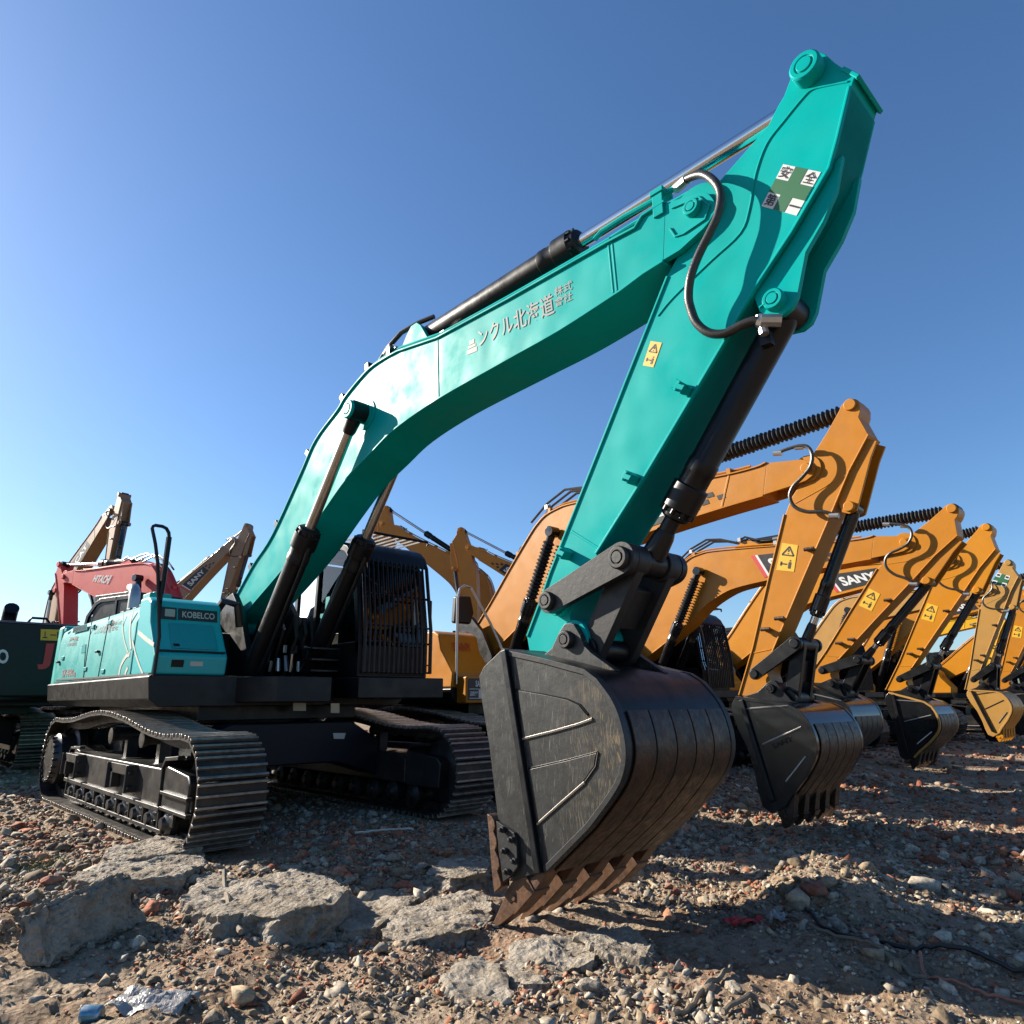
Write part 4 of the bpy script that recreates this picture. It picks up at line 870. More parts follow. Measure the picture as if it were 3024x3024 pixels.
BK_W1 = xz(ZB2([(500, 965), (862, 800)]), BKY); BK_W2 = xz(ZB2([(905, 1080), (720, 1315)]), BKY); BK_W0 = xz(ZB2([(345, 630), (735, 598)]), BKY)

def excavator(name, label, loc, rz=0., paint='orange', group=None, arm=None, foot=None, tip=None, bucket_rot=None, scale=1., brand='SANY', vis=-1, bucket_paint='black_gloss', strip='rust', bellows=True, upper=True, tracks=True, cab=True, cover='black', cw=None, sticker=True, no_bucket=False, fine=True, band='black', cross=False, guard=True, front=True, hood=None, rim=None, fat=0.):
    """arm = (arm top pin, bucket pin) in the machine frame; the boom runs from its foot to the arm's pivot"""
    root = thing(name, label, 'excavator', loc, rz, group); root.scale = (scale,) * 3
    hw, aw = .2, .16
    if tracks:
        for s_ in (-1, 1): make_track(root, s_ * 1.22, s_, .92, full=fine, wd=.6)
        make_carbody(root, 1.0)
    if upper:
        d_, h_, t_, c_ = make_upper(root, {'fx': .72, 'rx': -3.7, 'hy': 1.5, 'zb': 1.45, 'zt': 2.28, 'cover': cover, 'cw': cw or paint}, hood or paint)
        if brand == 'SANY':
            k = MB(); q = [(.475, -1.26, 2.0), (.475, -.90, 2.0), (.415, -.90, 2.13), (.415, -1.26, 2.13)]; letters(k, 'SANY', q, .012, .012); k.obj('hood_lettering', 'redprint', t_, smooth=False)
        if cab: make_cab(root, 1.25, .45, 1.45, 1.45, 3.05, guard, glass=True)
    if not front: return root
    if foot is None: foot = FOOT0
    A_t, A_b = arm
    fa = sim(A_TOP, A_BP, A_t, A_b); tp = fa(A_TIP) if tip is None else tip
    fb = sim(M3FOOT, M3TIP, foot, tp)
    y0, y1 = YC - hw, YC + hw
    T_ = [fb(p) for p in spline(BOOM_TOP, 3)]; B_ = [fb(p) for p in spline(BOOM_BOT[:12], 3)] + [fb(p) for p in BOOM_BOT[12:]]
    if fat: B_ = [(p[0], p[1] - fat * min(1., i / 8)) for i, p in enumerate(B_)]
    b = MB(); b.prism(T_ + B_, y0, y1); b.ribbon(T_, .02, y0 - .018, y1 + .018); b.ribbon(B_[:-4], .02, y0 - .012, y1 + .012)
    i5 = fb(BOOM_TOP[-3]); j5 = fb(BOOM_BOT[1]); b.beam((i5[0], y0, i5[1]), (j5[0], y0, j5[1]), .012, .03)
    boom = b.obj('boom', paint, root, .006)
    F_ = [fb(p) for p in BOOM_FORK]
    for a, c, o_ in ((y0, y0 + .045, -1), (y1 - .045, y1, 1)):
        e = MB(); e.prism(F_, a, c); yy = y0 if o_ < 0 else y1; pin_boss(e, *tp, yy, yy + o_ * .04, .06, False); e.obj('boom_fork', paint, boom, .005)
    bc_ = fb(BCYL); ac_ = fb(ACYL)
    for s_ in (-1, 1):
        y = YC + s_ * (hw + .12); cylinder(root, 'boom_cylinder', (.62, y, 1.42), (bc_[0], y, bc_[1]), .085, .045, .58, bellows=bellows, m='black_gloss', eye=.09)
    cylinder(root, 'arm_cylinder', (ac_[0], YC, ac_[1]), (A_t[0], YC, A_t[1]), .09, .045, .46, bellows=bellows, m='black', rod='chrome')
    for s_ in (-1, 1):
        k = MB(); k.prism([fb(p) for p in xz(ZA([(470, 895), (640, 885), (560, 850), (520, 850)]), 8 + YC - .1)], YC + s_ * .12 - .02, YC + s_ * .12 + .02); k.obj('cylinder_bracket', paint, boom)
    for o_, y in ((.06, y0 + .05), (.06, YC + .08)):
        t = MB(); t.tube(along(T_[1:-4], o_, y), .017, 6); t.obj('boom_pipe', paint, boom)
    t = MB(); n_ = len(T_)
    for f in (.2, .42, .72, .86):
        q = T_[int(f * (n_ - 1))]; t.box((q[0], y0 + .08, q[1] + .05), (.05, .18, .07))
    t.obj('pipe_clamp', paint, boom)
    if fine:
        t = MB()
        for y in (YC - .14, YC, YC + .14): t.tube([fb(p) + (0,) for p in []] or [(q[0], y, q[1]) for q in (fb(p) for p in xz(ZA([(200, 955), (270, 890), (350, 845), (420, 845), (500, 862), (545, 835), (600, 850), (680, 845)]), 8 + YC))], .02, 6)
        t.obj('hydraulic_hose', 'hose', boom)
        t = MB()
        for p in ZA([(275, 905), (520, 850), (702, 868)]): q = fb(xz([p], 8 + YC)[0]); t.cyl((q[0] - .04, YC - .14, q[1]), (q[0] + .04, YC - .14, q[1] + .02), .03, seg=8); t.box((q[0], y0 + .04, q[1]), (.06, .06, .07))
        t.obj('hose_fitting', 'steel', boom)
    # lettered band on the boom
    if brand:
        yy = YC + vis * (hw + .001); mid = lambda t, n: fb((M3FOOT[0] + (M3TIP[0] - M3FOOT[0]) * t, 0))
        def bp(px):
            q = [fb(p) for p in xz(ZA(px), 8 + YC - .2)]; return [(a, yy, c) for a, c in q]
        quad = [(640, 1010), (905, 958), (885, 890), (570, 928)]
        qq = bp([(652, 1030), (912, 975), (870, 895), (588, 922)])
        if vis > 0: qq = [qq[1], qq[0], qq[3], qq[2]]
        u0, u1 = (0, 1) if vis < 0 else (0, 1)
        pl_ = boom; k = MB()
        if brand != 'HITACHI': panel(k, qq, .004); pl_ = k.obj('brand_band', 'charcoal', boom, smooth=False); k = MB()
        if brand == 'SANY':
            s0 = (-.13, -.045) if vis < 0 else (1.045, 1.13); panel(k, sub(qq, *s0, 0, 1), .005); k.obj('red_stripe', 'redprint', pl_, smooth=False)
            k = MB(); s0 = (-.045, .0) if vis < 0 else (1.0, 1.045); panel(k, sub(qq, *s0, 0, 1), .005)
        letters(k, brand, sub(qq, .12, .90, .22, .78), .007, .035); k.obj('brand_lettering', 'white', pl_, smooth=False)
        k = MB()
        for u, v in () if brand != 'SANY' else ((1.03, .62), (1.16, .38), (1.29, .14), (1.06, .12)):
            if vis > 0: u = 1 - u - .1
            panel(k, sub(qq, u, u + .10, v, v + .22), .004)
        if brand == 'SANY': k.obj('band_squares', 'charcoal', pl_, smooth=False)
    # arm
    P = [fa(p) for p in ARM_POLY]; a0, a1 = YC - aw, YC + aw
    a = MB(); a.prism(P, a0, a1); a.ribbon(P[18:23], .018, a0 - .014, a1 + .014); a.ribbon(P[0:4], .018, a0 - .014, a1 + .014)
    am = a.obj('arm', paint, root, .006)
    for y_, o_ in ((a0, -1), (a1, 1)): k = MB(); pin_boss(k, *A_t, y_, y_ + o_ * .03, .07, False); k.obj('pin_boss', paint, am, .004)
    er = fa(A_EAR); EP = [fa(p) for p in A_EARP]
    for y, y2 in ((a0 + .02, a0 - .03), (a1 - .055, a1 + .03)): k = MB(); k.prism(EP, y, y + .035); pin_boss(k, *er, y + .01, y2, .06, False); k.obj('arm_ear', paint, am, .005)
    k = MB(); k.cyl((tp[0], a0 - .02, tp[1]), (tp[0], a1 + .02, tp[1]), .16, seg=28)
    q0, q1 = fa(xz(ZA([(770, 665)]), AY)[0]), fa(xz(ZA([(1030, 520)]), AY)[0]); k.beam((q0[0], a0, q0[1]), (q1[0], a0, q1[1]), .01, .012)
    q0, q1 = fa(xz(ZA([(555, 1425)]), AY)[0]), fa(xz(ZA([(648, 1405)]), AY)[0]); k.beam((q0[0], a0, q0[1]), (q1[0], a0, q1[1]), .01, .012)
    k.obj('arm_boss', paint, am, .005)
    if sticker: warn_sticker(am, [(fa(q)[0], a0 - .002, fa(q)[1]) for q in A_STICK])
    if cross:
        q = xz(ZA([(855, 420), (1000, 455), (1060, 320), (935, 290)]), AY); cross_sticker(am, [(fa(p)[0], a0 - .002, fa(p)[1]) for p in q], False)
    for p in ((850, 900), (700, 1250), (630, 1305)):
        q = fa(xz(ZA([p]), AY)[0]); k = MB(); k.box((q[0], a0 - .03, q[1]), (.08, .07, .03)); k.cyl((q[0] - .05, a0 - .06, q[1]), (q[0] + .06, a0 - .06, q[1]), .022, seg=8); k.obj('hose_bracket', 'rust', am)
    hpx = ZA([(700, 415), (750, 398), (810, 384), (855, 390), (880, 430), (872, 490), (830, 545), (785, 590), (768, 640), (790, 690), (850, 715), (930, 715), (985, 730)])
    HPt = [fa(p) for p in spline(xz(hpx, AY), 4)]
    t = MB(); t.tube([(q[0], YC - hw - .09 + .12 * abs(i / len(HPt) - .5) ** 1.5, q[1]) for i, q in enumerate(HPt)], .022, 8); t.obj('hydraulic_hose', 'hose', am)
    t = MB()
    for i in (0, 8, -1): q = HPt[i]; t.cyl((q[0] - .05, YC - hw - .05, q[1]), (q[0] + .05, YC - hw - .05, q[1] - .02), .032, seg=8)
    t.obj('hose_fitting', 'steel', am)
    # bucket
    l0, l1 = fa(A_LK0), fa(A_LK1)
    cylinder(root, 'bucket_cylinder', (er[0], YC, er[1]), (l1[0], YC, l1[1]), .07, .042, .78, m='black_gloss', rod='chrome', eye=.08)
    for s_ in (-1, 1):
        y = YC + s_ * .25; k = MB(); k.prism(hull2(l0, .066, l1, .08), y - .025, y + .025); pin_boss(k, *l0, y + s_ * .025, y + s_ * .05, .05, False); pin_boss(k, *l1, y + s_ * .025, y + s_ * .05, .055, False); k.obj('side_link', 'black', root, .004)
    if no_bucket: return root
    if bucket_rot is None: kf = sim(BK_P1, BK_TIP, fa(A_BP), fa(BK_TIP))
    else:
        g = bucket_rot; c0 = fa(A_BP); kf = lambda p: (c0[0] + (p[0] - BK_P1[0]) * math.cos(g) - (p[1] - BK_P1[1]) * math.sin(g), c0[1] + (p[0] - BK_P1[0]) * math.sin(g) + (p[1] - BK_P1[1]) * math.cos(g))
    m_ = lambda ps: [kf(p) for p in ps]
    p2 = kf(BK_P2)
    k = MB(); k.cyl((l1[0], YC - .2, l1[1]), (l1[0], YC + .2, l1[1]), .075)
    for s_ in (-1, 1): k.prism(hull2(l1, .075, p2, .075), YC + s_ * .15 - .035, YC + s_ * .15 + .035)
    md = ((l1[0] + p2[0]) / 2, (l1[1] + p2[1]) / 2); k.beam((md[0], YC - .16, md[1]), (md[0], YC + .16, md[1]), .24, .05, (p2[0] - l1[0], 0, p2[1] - l1[1])); k.obj('bucket_link', 'black', root, .006)
    bk = make_bucket(root, m_(BK_BACK) + m_(BK_FRONT)[::-1], m_(BK_BACK), m_(BK_EAR), [kf(BK_P1), p2], (kf(BK_TIP), kf(BK_AD)), bucket_paint, bucket_paint, strip, .1, lod=True, front_bar=m_(BK_BAR), rim_paint=rim)
    k = MB(); ys = YC - .60
    for w_ in (BK_W0, BK_W1, BK_W2): q = m_(w_); k.tube([(p[0], ys, p[1]) for p in q], .010, 6)
    k.obj('wear_bar', 'charcoal' if bucket_paint != 'black_gloss' else 'steel', bk)
    if brand == 'SANY' and fine:
        q = m_(xz(ZB2([(600, 1010), (790, 930), (770, 880), (580, 965)]), BKY)); k = MB(); letters(k, 'SANY', [(p[0], ys, p[1]) for p in q], .006, .03); k.obj('bucket_lettering', 'charcoal', bk, smooth=False)
    return root

ROW = 'orange excavators parked in a row beside the teal one'
def rel(px, Y, X0=0.):
    return [(q[0] - X0, q[1]) for q in xz(px, Y)]
a_ = rel(ZA([(1050, 165)]), 4 + YC - .16) + rel(ZA([(650, 1605)]), 4 + YC - .3)
m2 = excavator('crawler_excavator', 'orange excavator parked right next to the teal one, tall arm with yellow warning sticker', (0, 4, 0), arm=a_, foot=(-.25, 2.0), group=ROW)
a_ = rel(ZA([(1565, 690)]), 8 + YC - .16) + rel(ZA([(955, 1580)]), 8 + YC - .3)
m3 = excavator('crawler_excavator', 'orange excavator second from the teal one, its bucket half hidden behind a nearer black bucket', (0, 8, 0), arm=a_, group=ROW, strip='charcoal')
a_ = rel(ZA([(1740, 785)]), 12 + YC - .16) + rel(ZA([(1355, 1610)]), 12 + YC - .3)
m4 = excavator('crawler_excavator', 'orange excavator third from the teal one, black bucket with yellow worn edge', (-.2, 12, 0), arm=[(a_[0][0] + .2, a_[0][1]), (a_[1][0] + .2, a_[1][1])], group=ROW, paint='amber', rim='ochre')
a_ = rel(ZA([(1850, 965)]), 16.5 + YC - .16, -.3) + rel(ZA([(1725, 1590)]), 16.5 + YC - .3, -.3)
m5 = excavator('crawler_excavator', 'ochre excavator with green cross sticker on its arm and ochre bucket', (-.3, 16.5, 0), arm=a_, group=ROW, paint='ochre', bucket_paint='ochre', strip='amber', cross=True, sticker=False, brand=None, fine=False)
a_ = rel([(1975, 1075), (1915, 1296)], 20.6 + YC - .16, -.3)
m6 = excavator('crawler_excavator', 'orange excavator at the right edge, only its arm in view', (-.3, 20.6, 0), arm=a_, group=ROW, fine=False)
yf = xz([(1630, 1278)], 22.5 + YC - .2)[0]; yt = xz([(1868, 1168)], 22.5 + YC - .2)[0]; ya_ = xz([(1880, 1150), (1856, 1330)], 22.5 + YC - .2); yx = yf[0] + .05
m7 = excavator('crawler_excavator', 'bright yellow excavator standing behind the orange arms', (yx, 22.5, 0), arm=[(p[0] - yx, p[1]) for p in ya_], tip=(yt[0] - yx, yt[1]), group=None, paint='yellow', fine=False, brand=None, foot=(-.05, yf[1]))
for Yf, Xf, pt, lb in ((27.5, .2, 'amber', 'amber excavator at the far end of the row, beyond the ochre bucket'), (32.5, .6, 'orange', 'last orange excavator of the row, farthest at right')):
    excavator('crawler_excavator', lb, (Xf, Yf, 0), arm=[(5.6, 3.4), (4.9, .9)], tip=(5.1, 2.9), paint=pt, fine=False, group=ROW)
# the handrail in front of the next machine
k = MB(); rp = [at(*p, 2.52) for p in ((806, 1300), (806, 1190), (812, 1150), (824, 1119), (838, 1115), (850, 1122), (872, 1185), (905, 1290))]
rp = [(.76, -1.44, 1.5), (.76, -1.44, 2.75), (.76, -1.40, 2.9), (.76, -1.30, 2.96), (.78, -1.2, 2.94), (.95, -.95, 2.4), (1.2, -.62, 1.5)]
k.tube(rp, .02, 8); k.obj('handrail', 'steel', m2)
k = MB(); k.prism([(-1.28, 2.42), (-.95, 2.42), (-.88, 2.6), (-.95, 2.86), (-1.25, 2.84)], .4, .5, 'x'); k.obj('mirror', 'black', m2, .03)
k = MB(); sb = [(.955, -1.38, 1.27), (.955, -.92, 1.27), (.955, -.92, 1.58), (.955, -1.38, 1.58)]
k.box((.825, -1.13, 1.42), (.25, .56, .38)); sbx = k.obj('step_box', 'orange', m2, .03)
k = MB(); panel(k, sb, .004); sp_ = k.obj('step_plate', 'blackprint', sbx, smooth=False)
k = MB(); letters(k, 'SANY', sub(sb, .3, .7, .62, .9), .006, .03); panel(k, sub(sb, .05, .95, .50, .53), .006); panel(k, sub(sb, .05, .95, .08, .11), .006); panel(k, sub(sb, .43, .57, .12, .48), .006)
letters(k, '品质改变', sub(sb, .08, .40, .2, .42), .006, .02); letters(k, '世一流', sub(sb, .6, .92, .2, .42), .006, .02); k.obj('plate_lettering', 'white', sp_, smooth=False)

BACK = 'excavators of the back row'
def flip(px, Y, X0): return [(-(q[0] - X0), q[1]) for q in xz(px, Y)]
# dark machine with red J on its counterweight, facing away
X0 = -11.2
l1 = excavator('crawler_excavator', 'dark slate excavator at the left edge, white O and red J on its counterweight', (X0, -2.1, 0), math.pi, paint='slate', arm=[(6.9, 4.2), (5.6, 1.2)], bellows=False, brand=None, vis=1, bucket_paint='black', sticker=False, cover='slate')
cwx = X0 + 3.7 + .46
def lf(px, X=cwx): return [tuple(np.array((-(q[0] - X0), -(q[1] + 2.1), q[2]))) for q in (atx(*p, X) for p in px)]
cwl = [c_ for c_ in l1.children if c_.name.startswith('counterweight')][0]
k = MB(); k.box((-4.0, 0, 2.06), (.30, 3.1, 1.36)); k.box((-3.0, 0, 2.55), (2.0, 3.0, .45)); k.obj('rear_panel', 'slate', cwl, .04)
cwx = X0 + 4.16
k = MB(); letters(k, 'J', lf([(69, 1263), (93, 1263), (103, 1214), (75, 1214)]), .008, .05); k.obj('red_letter', 'redprint', cwl, smooth=False)
k = MB(); letters(k, 'KOBELCO', lf([(-110, 1252), (16, 1252), (16, 1225), (-110, 1225)]), .008, .03); k.obj('white_lettering', 'white', cwl, smooth=False)
k = MB(); c = lf([(76, 1208), (113, 1209), (113, 1188), (77, 1187)]); panel(k, c, .008); ys2 = k.obj('warning_sticker', 'sticker', cwl, smooth=False)
k = MB(); panel(k, sub(c, .1, .35, .2, .3), .011); panel(k, sub(c, .2, .25, .3, .8), .011); panel(k, sub(c, .5, .8, .45, .55), .011); panel(k, sub(c, .85, .92, .2, .8), .011); k.obj('sticker_symbols', 'blackprint', ys2, smooth=False)
k = MB(); k.tube([(-1.6, -.6, 2.3), (-1.6, -.6, 3.05), (-1.66, -.6, 3.2), (-1.75, -.6, 3.26)], .14, 12); k.obj('exhaust_pipe', 'black', l1)
k = MB(); k.tube([(-2.0, -1.3, 2.3), (-2.0, -1.3, 2.95), (-2.0, -1.22, 3.05), (-2.0, -.95, 3.05), (-2.0, -.9, 2.95), (-2.0, -.9, 2.3)], .028, 7); k.obj('handrail', 'black', l1)
# red machine behind it
def placed(label, depth, head, px, paint='orange', length=5.95, sc=1., **kw):
    """px: arm top pin, boom tip pin, bucket pin as seen; the machine stands where a boom of that length puts its foot, facing head degrees"""
    g = RAD(head); h = np.array([math.cos(g), math.sin(g), 0]); n = np.array([-h[1], h[0], 0]); d = ray(*px[1]); T = CAM + d * depth
    vis = 1 if np.dot(n, CAM - T) > 0 else -1; yl = (YC + vis * .2) * sc
    def onto(p): r = ray(*p); q = CAM + r * (np.dot(T - CAM, n) / np.dot(r, n)); return (float(np.dot(q - T, h)), float(q[2]))
    t, b_ = onto(px[0]), onto(px[2]); dz = T[2] - 2.05 * sc; dx = math.sqrt(max(6., length ** 2 - dz ** 2)) - .05
    root = T - h * dx - n * yl; lc = lambda p: ((p[0] + dx) / sc, p[1] / sc)
    return excavator('crawler_excavator', label, (root[0], root[1], 0), g, paint=paint, arm=(lc(t), lc(b_)), tip=lc((0, float(T[2]))), foot=(-.05, 2.05), vis=vis, bellows=False, scale=sc, **kw)
placed('red excavator with white lettering on its boom behind the teal hood', 20.5, 196, [(108, 1064), (120, 1088), (106, 1200)], 'red', brand='HITACHI', sticker=False, cover='black', guard=False, strip='charcoal', sc=1.2, fat=.28, length=6.4)
placed('tan excavator with tall folded arm far back at left', 25, 10, [(222, 932), (206, 962), (200, 1100)], 'tan', length=7.0, brand='CAT', sticker=False, fine=False, group=BACK, sc=1.15)
placed('weathered orange excavator far back, arm hanging left of the teal boom', 27, 25, [(462, 990), (440, 1022), (426, 1150)], 'tan', length=6.6, brand='SANY', sticker=False, fine=False, group=BACK)
placed('orange excavator behind the black cab, silver rod on its raised boom', 31, 207, [(727, 957), (722, 988), (700, 1140)], length=8.4, brand=None, sticker=False, fine=False, group=BACK, guard=False, sc=1.25)
placed('orange excavator far back with lettered boom and hanging arm beside the black cab', 27, 206, [(868, 998), (884, 1034), (876, 1215)], length=6.9, fine=False, group=BACK, guard=False)
placed('dull orange excavator far back behind the lettered boom', 37, 208, [(984, 1033), (998, 1064), (972, 1160)], 'ochre', length=7.6, brand=None, sticker=False, fine=False, group=BACK, guard=False)
placed('small distant orange excavator framed under the hanging arm', 44, 14, [(958, 1094), (946, 1112), (970, 1190)], fine=False, group=BACK, length=6.6)

# ================================================================== rubble
def rock_pts(n_var, sub_, flat, rough, seed):
    """angular broken stones: hulls of a few scattered points"""
    out = []
    for i in range(n_var):
        r_ = random.Random(seed * 100 + i); bm = bmesh.new(); n = 9 + 5 * sub_
        for _ in range(n):
            v = Vector((r_.gauss(0, 1), r_.gauss(0, 1), r_.gauss(0, 1))).normalized() * r_.uniform(.72, 1.05); bm.verts.new((v.x * r_.uniform(.85, 1.1), v.y * .85, v.z * flat))
        bmesh.ops.convex_hull(bm, input=bm.verts[:]); bmesh.ops.delete(bm, geom=[v for v in bm.verts if not v.link_faces], context='VERTS')
        if sub_ > 2:
            bmesh.ops.bevel(bm, geom=bm.edges[:], offset=.06, segments=1, affect='EDGES'); bmesh.ops.triangulate(bm, faces=bm.faces[:])
            for k_ in range(2): bmesh.ops.subdivide_edges(bm, edges=[e for e in bm.edges if e.calc_length() > .18], cuts=1); bmesh.ops.triangulate(bm, faces=bm.faces[:])
            for v in bm.verts: v.co *= 1 + .10 * mnoise.noise(v.co * 3 + Vector((seed, i, 1.3)))
        bmesh.ops.triangulate(bm, faces=bm.faces[:]); bmesh.ops.recalc_face_normals(bm, faces=bm.faces[:])
        bm.verts.index_update(); out.append((np.array([v.co[:] for v in bm.verts]), np.array([[v.index for v in f.verts] for f in bm.faces]))); bm.free()
    return out
def stone_mat():
    m = bpy.data.materials.new('broken_stone'); m.use_nodes = True; t = m.node_tree; b = t.nodes['Principled BSDF']; b.inputs['Roughness'].default_value = .9; b.inputs['Specular IOR Level'].default_value = .25
    a = t.nodes.new('ShaderNodeAttribute'); a.attribute_name = 'stone'
    n = t.nodes.new('ShaderNodeTexNoise'); n.inputs['Scale'].default_value = 40; n.inputs['Detail'].default_value = 6; tc = t.nodes.new('ShaderNodeTexCoord'); t.links.new(tc.outputs['Object'], n.inputs[0])
    r = t.nodes.new('ShaderNodeMapRange'); r.inputs[1].default_value = .3; r.inputs[2].default_value = .7; r.inputs[3].default_value = .48; r.inputs[4].default_value = .98; t.links.new(n.outputs[0], r.inputs[0])
    x = t.nodes.new('ShaderNodeVectorMath'); x.operation = 'SCALE'; t.links.new(a.outputs['Color'], x.inputs[0]); t.links.new(r.outputs[0], x.inputs['Scale']); t.links.new(x.outputs[0], b.inputs['Base Color'])
    bp = t.nodes.new('ShaderNodeBump'); bp.inputs['Distance'].default_value = .006; t.links.new(n.outputs[0], bp.inputs['Height']); t.links.new(bp.outputs[0], b.inputs['Normal'])
    return m
STONE = stone_mat()
def scatter(name, label, variants, xs, ys, size, seed, sink=.35, redness=None):
    rg = np.random.default_rng(seed); n = len(xs); zs = terrain(xs, ys)
    pal = np.array([(.38, .345, .30), (.46, .41, .345), (.27, .24, .205), (.33, .265, .19), (.20, .155, .11), (.42, .335, .25), (.38, .16, .10), (.46, .23, .15), (.32, .12, .075), (.60, .55, .48)])
    pr = np.array([.18, .13, .14, .14, .12, .12, .06, .05, .03, .03]); VV = []; FF = []; CC = []; o = 0
    var = rg.integers(0, len(variants), n)
    red = np.clip(.0 + redness, 0, 1) if redness is not None else np.zeros(n)
    ci = rg.choice(len(pal), n, p=pr); rd = rg.random(n) < red; ci[rd] = rg.choice([6, 7, 8, 3], rd.sum(), p=[.4, .3, .2, .1])
    col = pal[ci] * rg.uniform(.6, 1.25, (n, 1)) * np.array([1.04, 1., .92])
    for k_, (v, f) in enumerate(variants):
        ids = np.where(var == k_)[0]; m = len(ids)
        if not m: continue
        g = rg.uniform(0, 2 * np.pi, m); tx = rg.normal(0, .35, m); s = size[ids][:, None] * rg.uniform(.75, 1.9, (m, 3))
        P = v[None] * s[:, None, :]
        c, s_ = np.cos(tx)[:, None], np.sin(tx)[:, None]; y = P[..., 1] * c - P[..., 2] * s_; z = P[..., 1] * s_ + P[..., 2] * c
        c, s_ = np.cos(g)[:, None], np.sin(g)[:, None]; x = P[..., 0] * c - y * s_; y = P[..., 0] * s_ + y * c
        P = np.stack([x + xs[ids][:, None], y + ys[ids][:, None], z + (zs[ids] + size[ids] * (.5 - sink))[:, None]], -1)
        VV.append(P.reshape(-1, 3)); FF.append((f[None] + (np.arange(m) * len(v))[:, None, None] + o).reshape(-1, f.shape[1])); CC.append(np.repeat(col[ids], len(v), 0)); o += m * len(v)
    V = np.vstack(VV); F = np.vstack(FF); Cc = np.vstack(CC)
    me = bpy.data.meshes.new(name); me.vertices.add(len(V)); me.vertices.foreach_set('co', V.ravel()); me.loops.add(F.size); me.loops.foreach_set('vertex_index', F.ravel().astype(np.int32))
    me.polygons.add(len(F)); me.polygons.foreach_set('loop_start', (np.arange(len(F)) * 3).astype(np.int32)); me.update(calc_edges=True)
    at_ = me.color_attributes.new('stone', 'FLOAT_COLOR', 'POINT'); at_.data.foreach_set('color', np.c_[Cc, np.ones(len(Cc))].ravel())
    me.materials.append(STONE); ob = bpy.data.objects.new(name, me); COL.objects.link(ob); return tag(ob, label, 'rubble', kind='stuff')
def fan(n, r0, r1, seed, pw=2., half=44):
    rg = np.random.default_rng(seed); r = (rg.random(n) * (r1 ** pw - r0 ** pw) + r0 ** pw) ** (1 / pw); a = math.atan2(CF[1], CF[0]) + np.radians(rg.uniform(-half, half, n))
    return CAM[0] + r * np.cos(a), CAM[1] + r * np.sin(a)
R1 = rock_pts(18, 0, .62, .5, 3); R2 = rock_pts(14, 1, .6, .6, 9)
def off_tracks(x, y):
    return ~((x > -3.9) & (x < 2.75) & (np.abs(np.abs(y) - 1.37) < .36))
def thin(x, y, s, keep): return x[keep], y[keep], s[keep]
def red_at(x, y): return np.clip(.03 + sst(.5, 4.0, y) * .46 + .8 * fbm(x * .35, y * .35, 77, 3), 0, .62)
rg = np.random.default_rng(5)
def layer(name, label, variants, n, r0, r1, s0, s1, seed, dens, pw=2.):
    x, y = fan(n, r0, r1, seed, pw); g = np.random.default_rng(seed + 1); s = s0 * (s1 / s0) ** (g.random(n) ** 1.8)
    d = dens(x, y); k_ = (g.random(n) < d) & off_tracks(x, y); x, y, s = thin(x, y, s, k_)
    return scatter(name, label, variants, x, y, s, seed + 2, redness=red_at(x, y))
patch = lambda x, y: np.clip(.45 + 1.2 * fbm(x * .8, y * .8, 51, 3), .08, 1)
beyond = lambda x, y: sst(4.6, 5.6, np.hypot(x - CAM[0], y - CAM[1]) + .5 * fbm(x, y, 9, 2))
layer('fine_gravel', 'fine grey and brown gravel and crumbs over the near ground', R1, 95000, 2.6, 8.5, .005, .022, 100, lambda x, y: patch(x, y), 1.4)
layer('gravel', 'grey and brick red gravel covering the yard', R1, 42000, 2.8, 14, .014, .045, 200, lambda x, y: np.clip(patch(x, y) * (.38 + .75 * beyond(x, y)), 0, 1), 1.5)
layer('rubble', 'loose broken stones and brick pieces across the yard', R2, 5200, 3.2, 15, .035, .085, 300, lambda x, y: np.clip(patch(x, y) * (.16 + .75 * beyond(x, y)), 0, 1), 1.6)
layer('far_rubble', 'rubble carpet under the far excavators', R1, 14000, 12, 34, .035, .10, 400, lambda x, y: np.clip(.75 + 0 * x, 0, 1), 1.7)
nb = excavator('crawler_excavator', 'unseen orange excavator left of the teal one, added for its shadow on the foreground', (-9.0, -8.2, 0), arm=[(6.0, 6.8), (4.9, 3.7)], fine=False)  # out of view; added and posed with raised boom to shade the near ground
# ---- concrete slabs one can point at
def slab_mat():
    m = mat('broken_concrete', (.54, .47, .38), .92, n_amt=.8, n_col=(.34, .275, .20), n_scale=5, spec=.2, thr=(.42, .62)); t = m.node_tree; b = t.nodes['Principled BSDF']
    tc = t.nodes.new('ShaderNodeTexCoord'); v = t.nodes.new('ShaderNodeTexVoronoi'); v.inputs['Scale'].default_value = 38; t.links.new(tc.outputs['Object'], v.inputs[0])
    n = t.nodes.new('ShaderNodeTexNoise'); n.inputs['Scale'].default_value = 22; n.inputs['Detail'].default_value = 9; n.inputs['Roughness'].default_value = .75; t.links.new(tc.outputs['Object'], n.inputs[0])
    a = t.nodes.new('ShaderNodeMath'); a.operation = 'MULTIPLY_ADD'; a.inputs[1].default_value = .5; t.links.new(v.outputs['Distance'], a.inputs[0]); t.links.new(n.outputs[0], a.inputs[2])
    bp = t.nodes.new('ShaderNodeBump'); bp.inputs['Distance'].default_value = .03; t.links.new(a.outputs[0], bp.inputs['Height']); t.links.new(bp.outputs[0], b.inputs['Normal'])
    return m
SLAB = slab_mat()
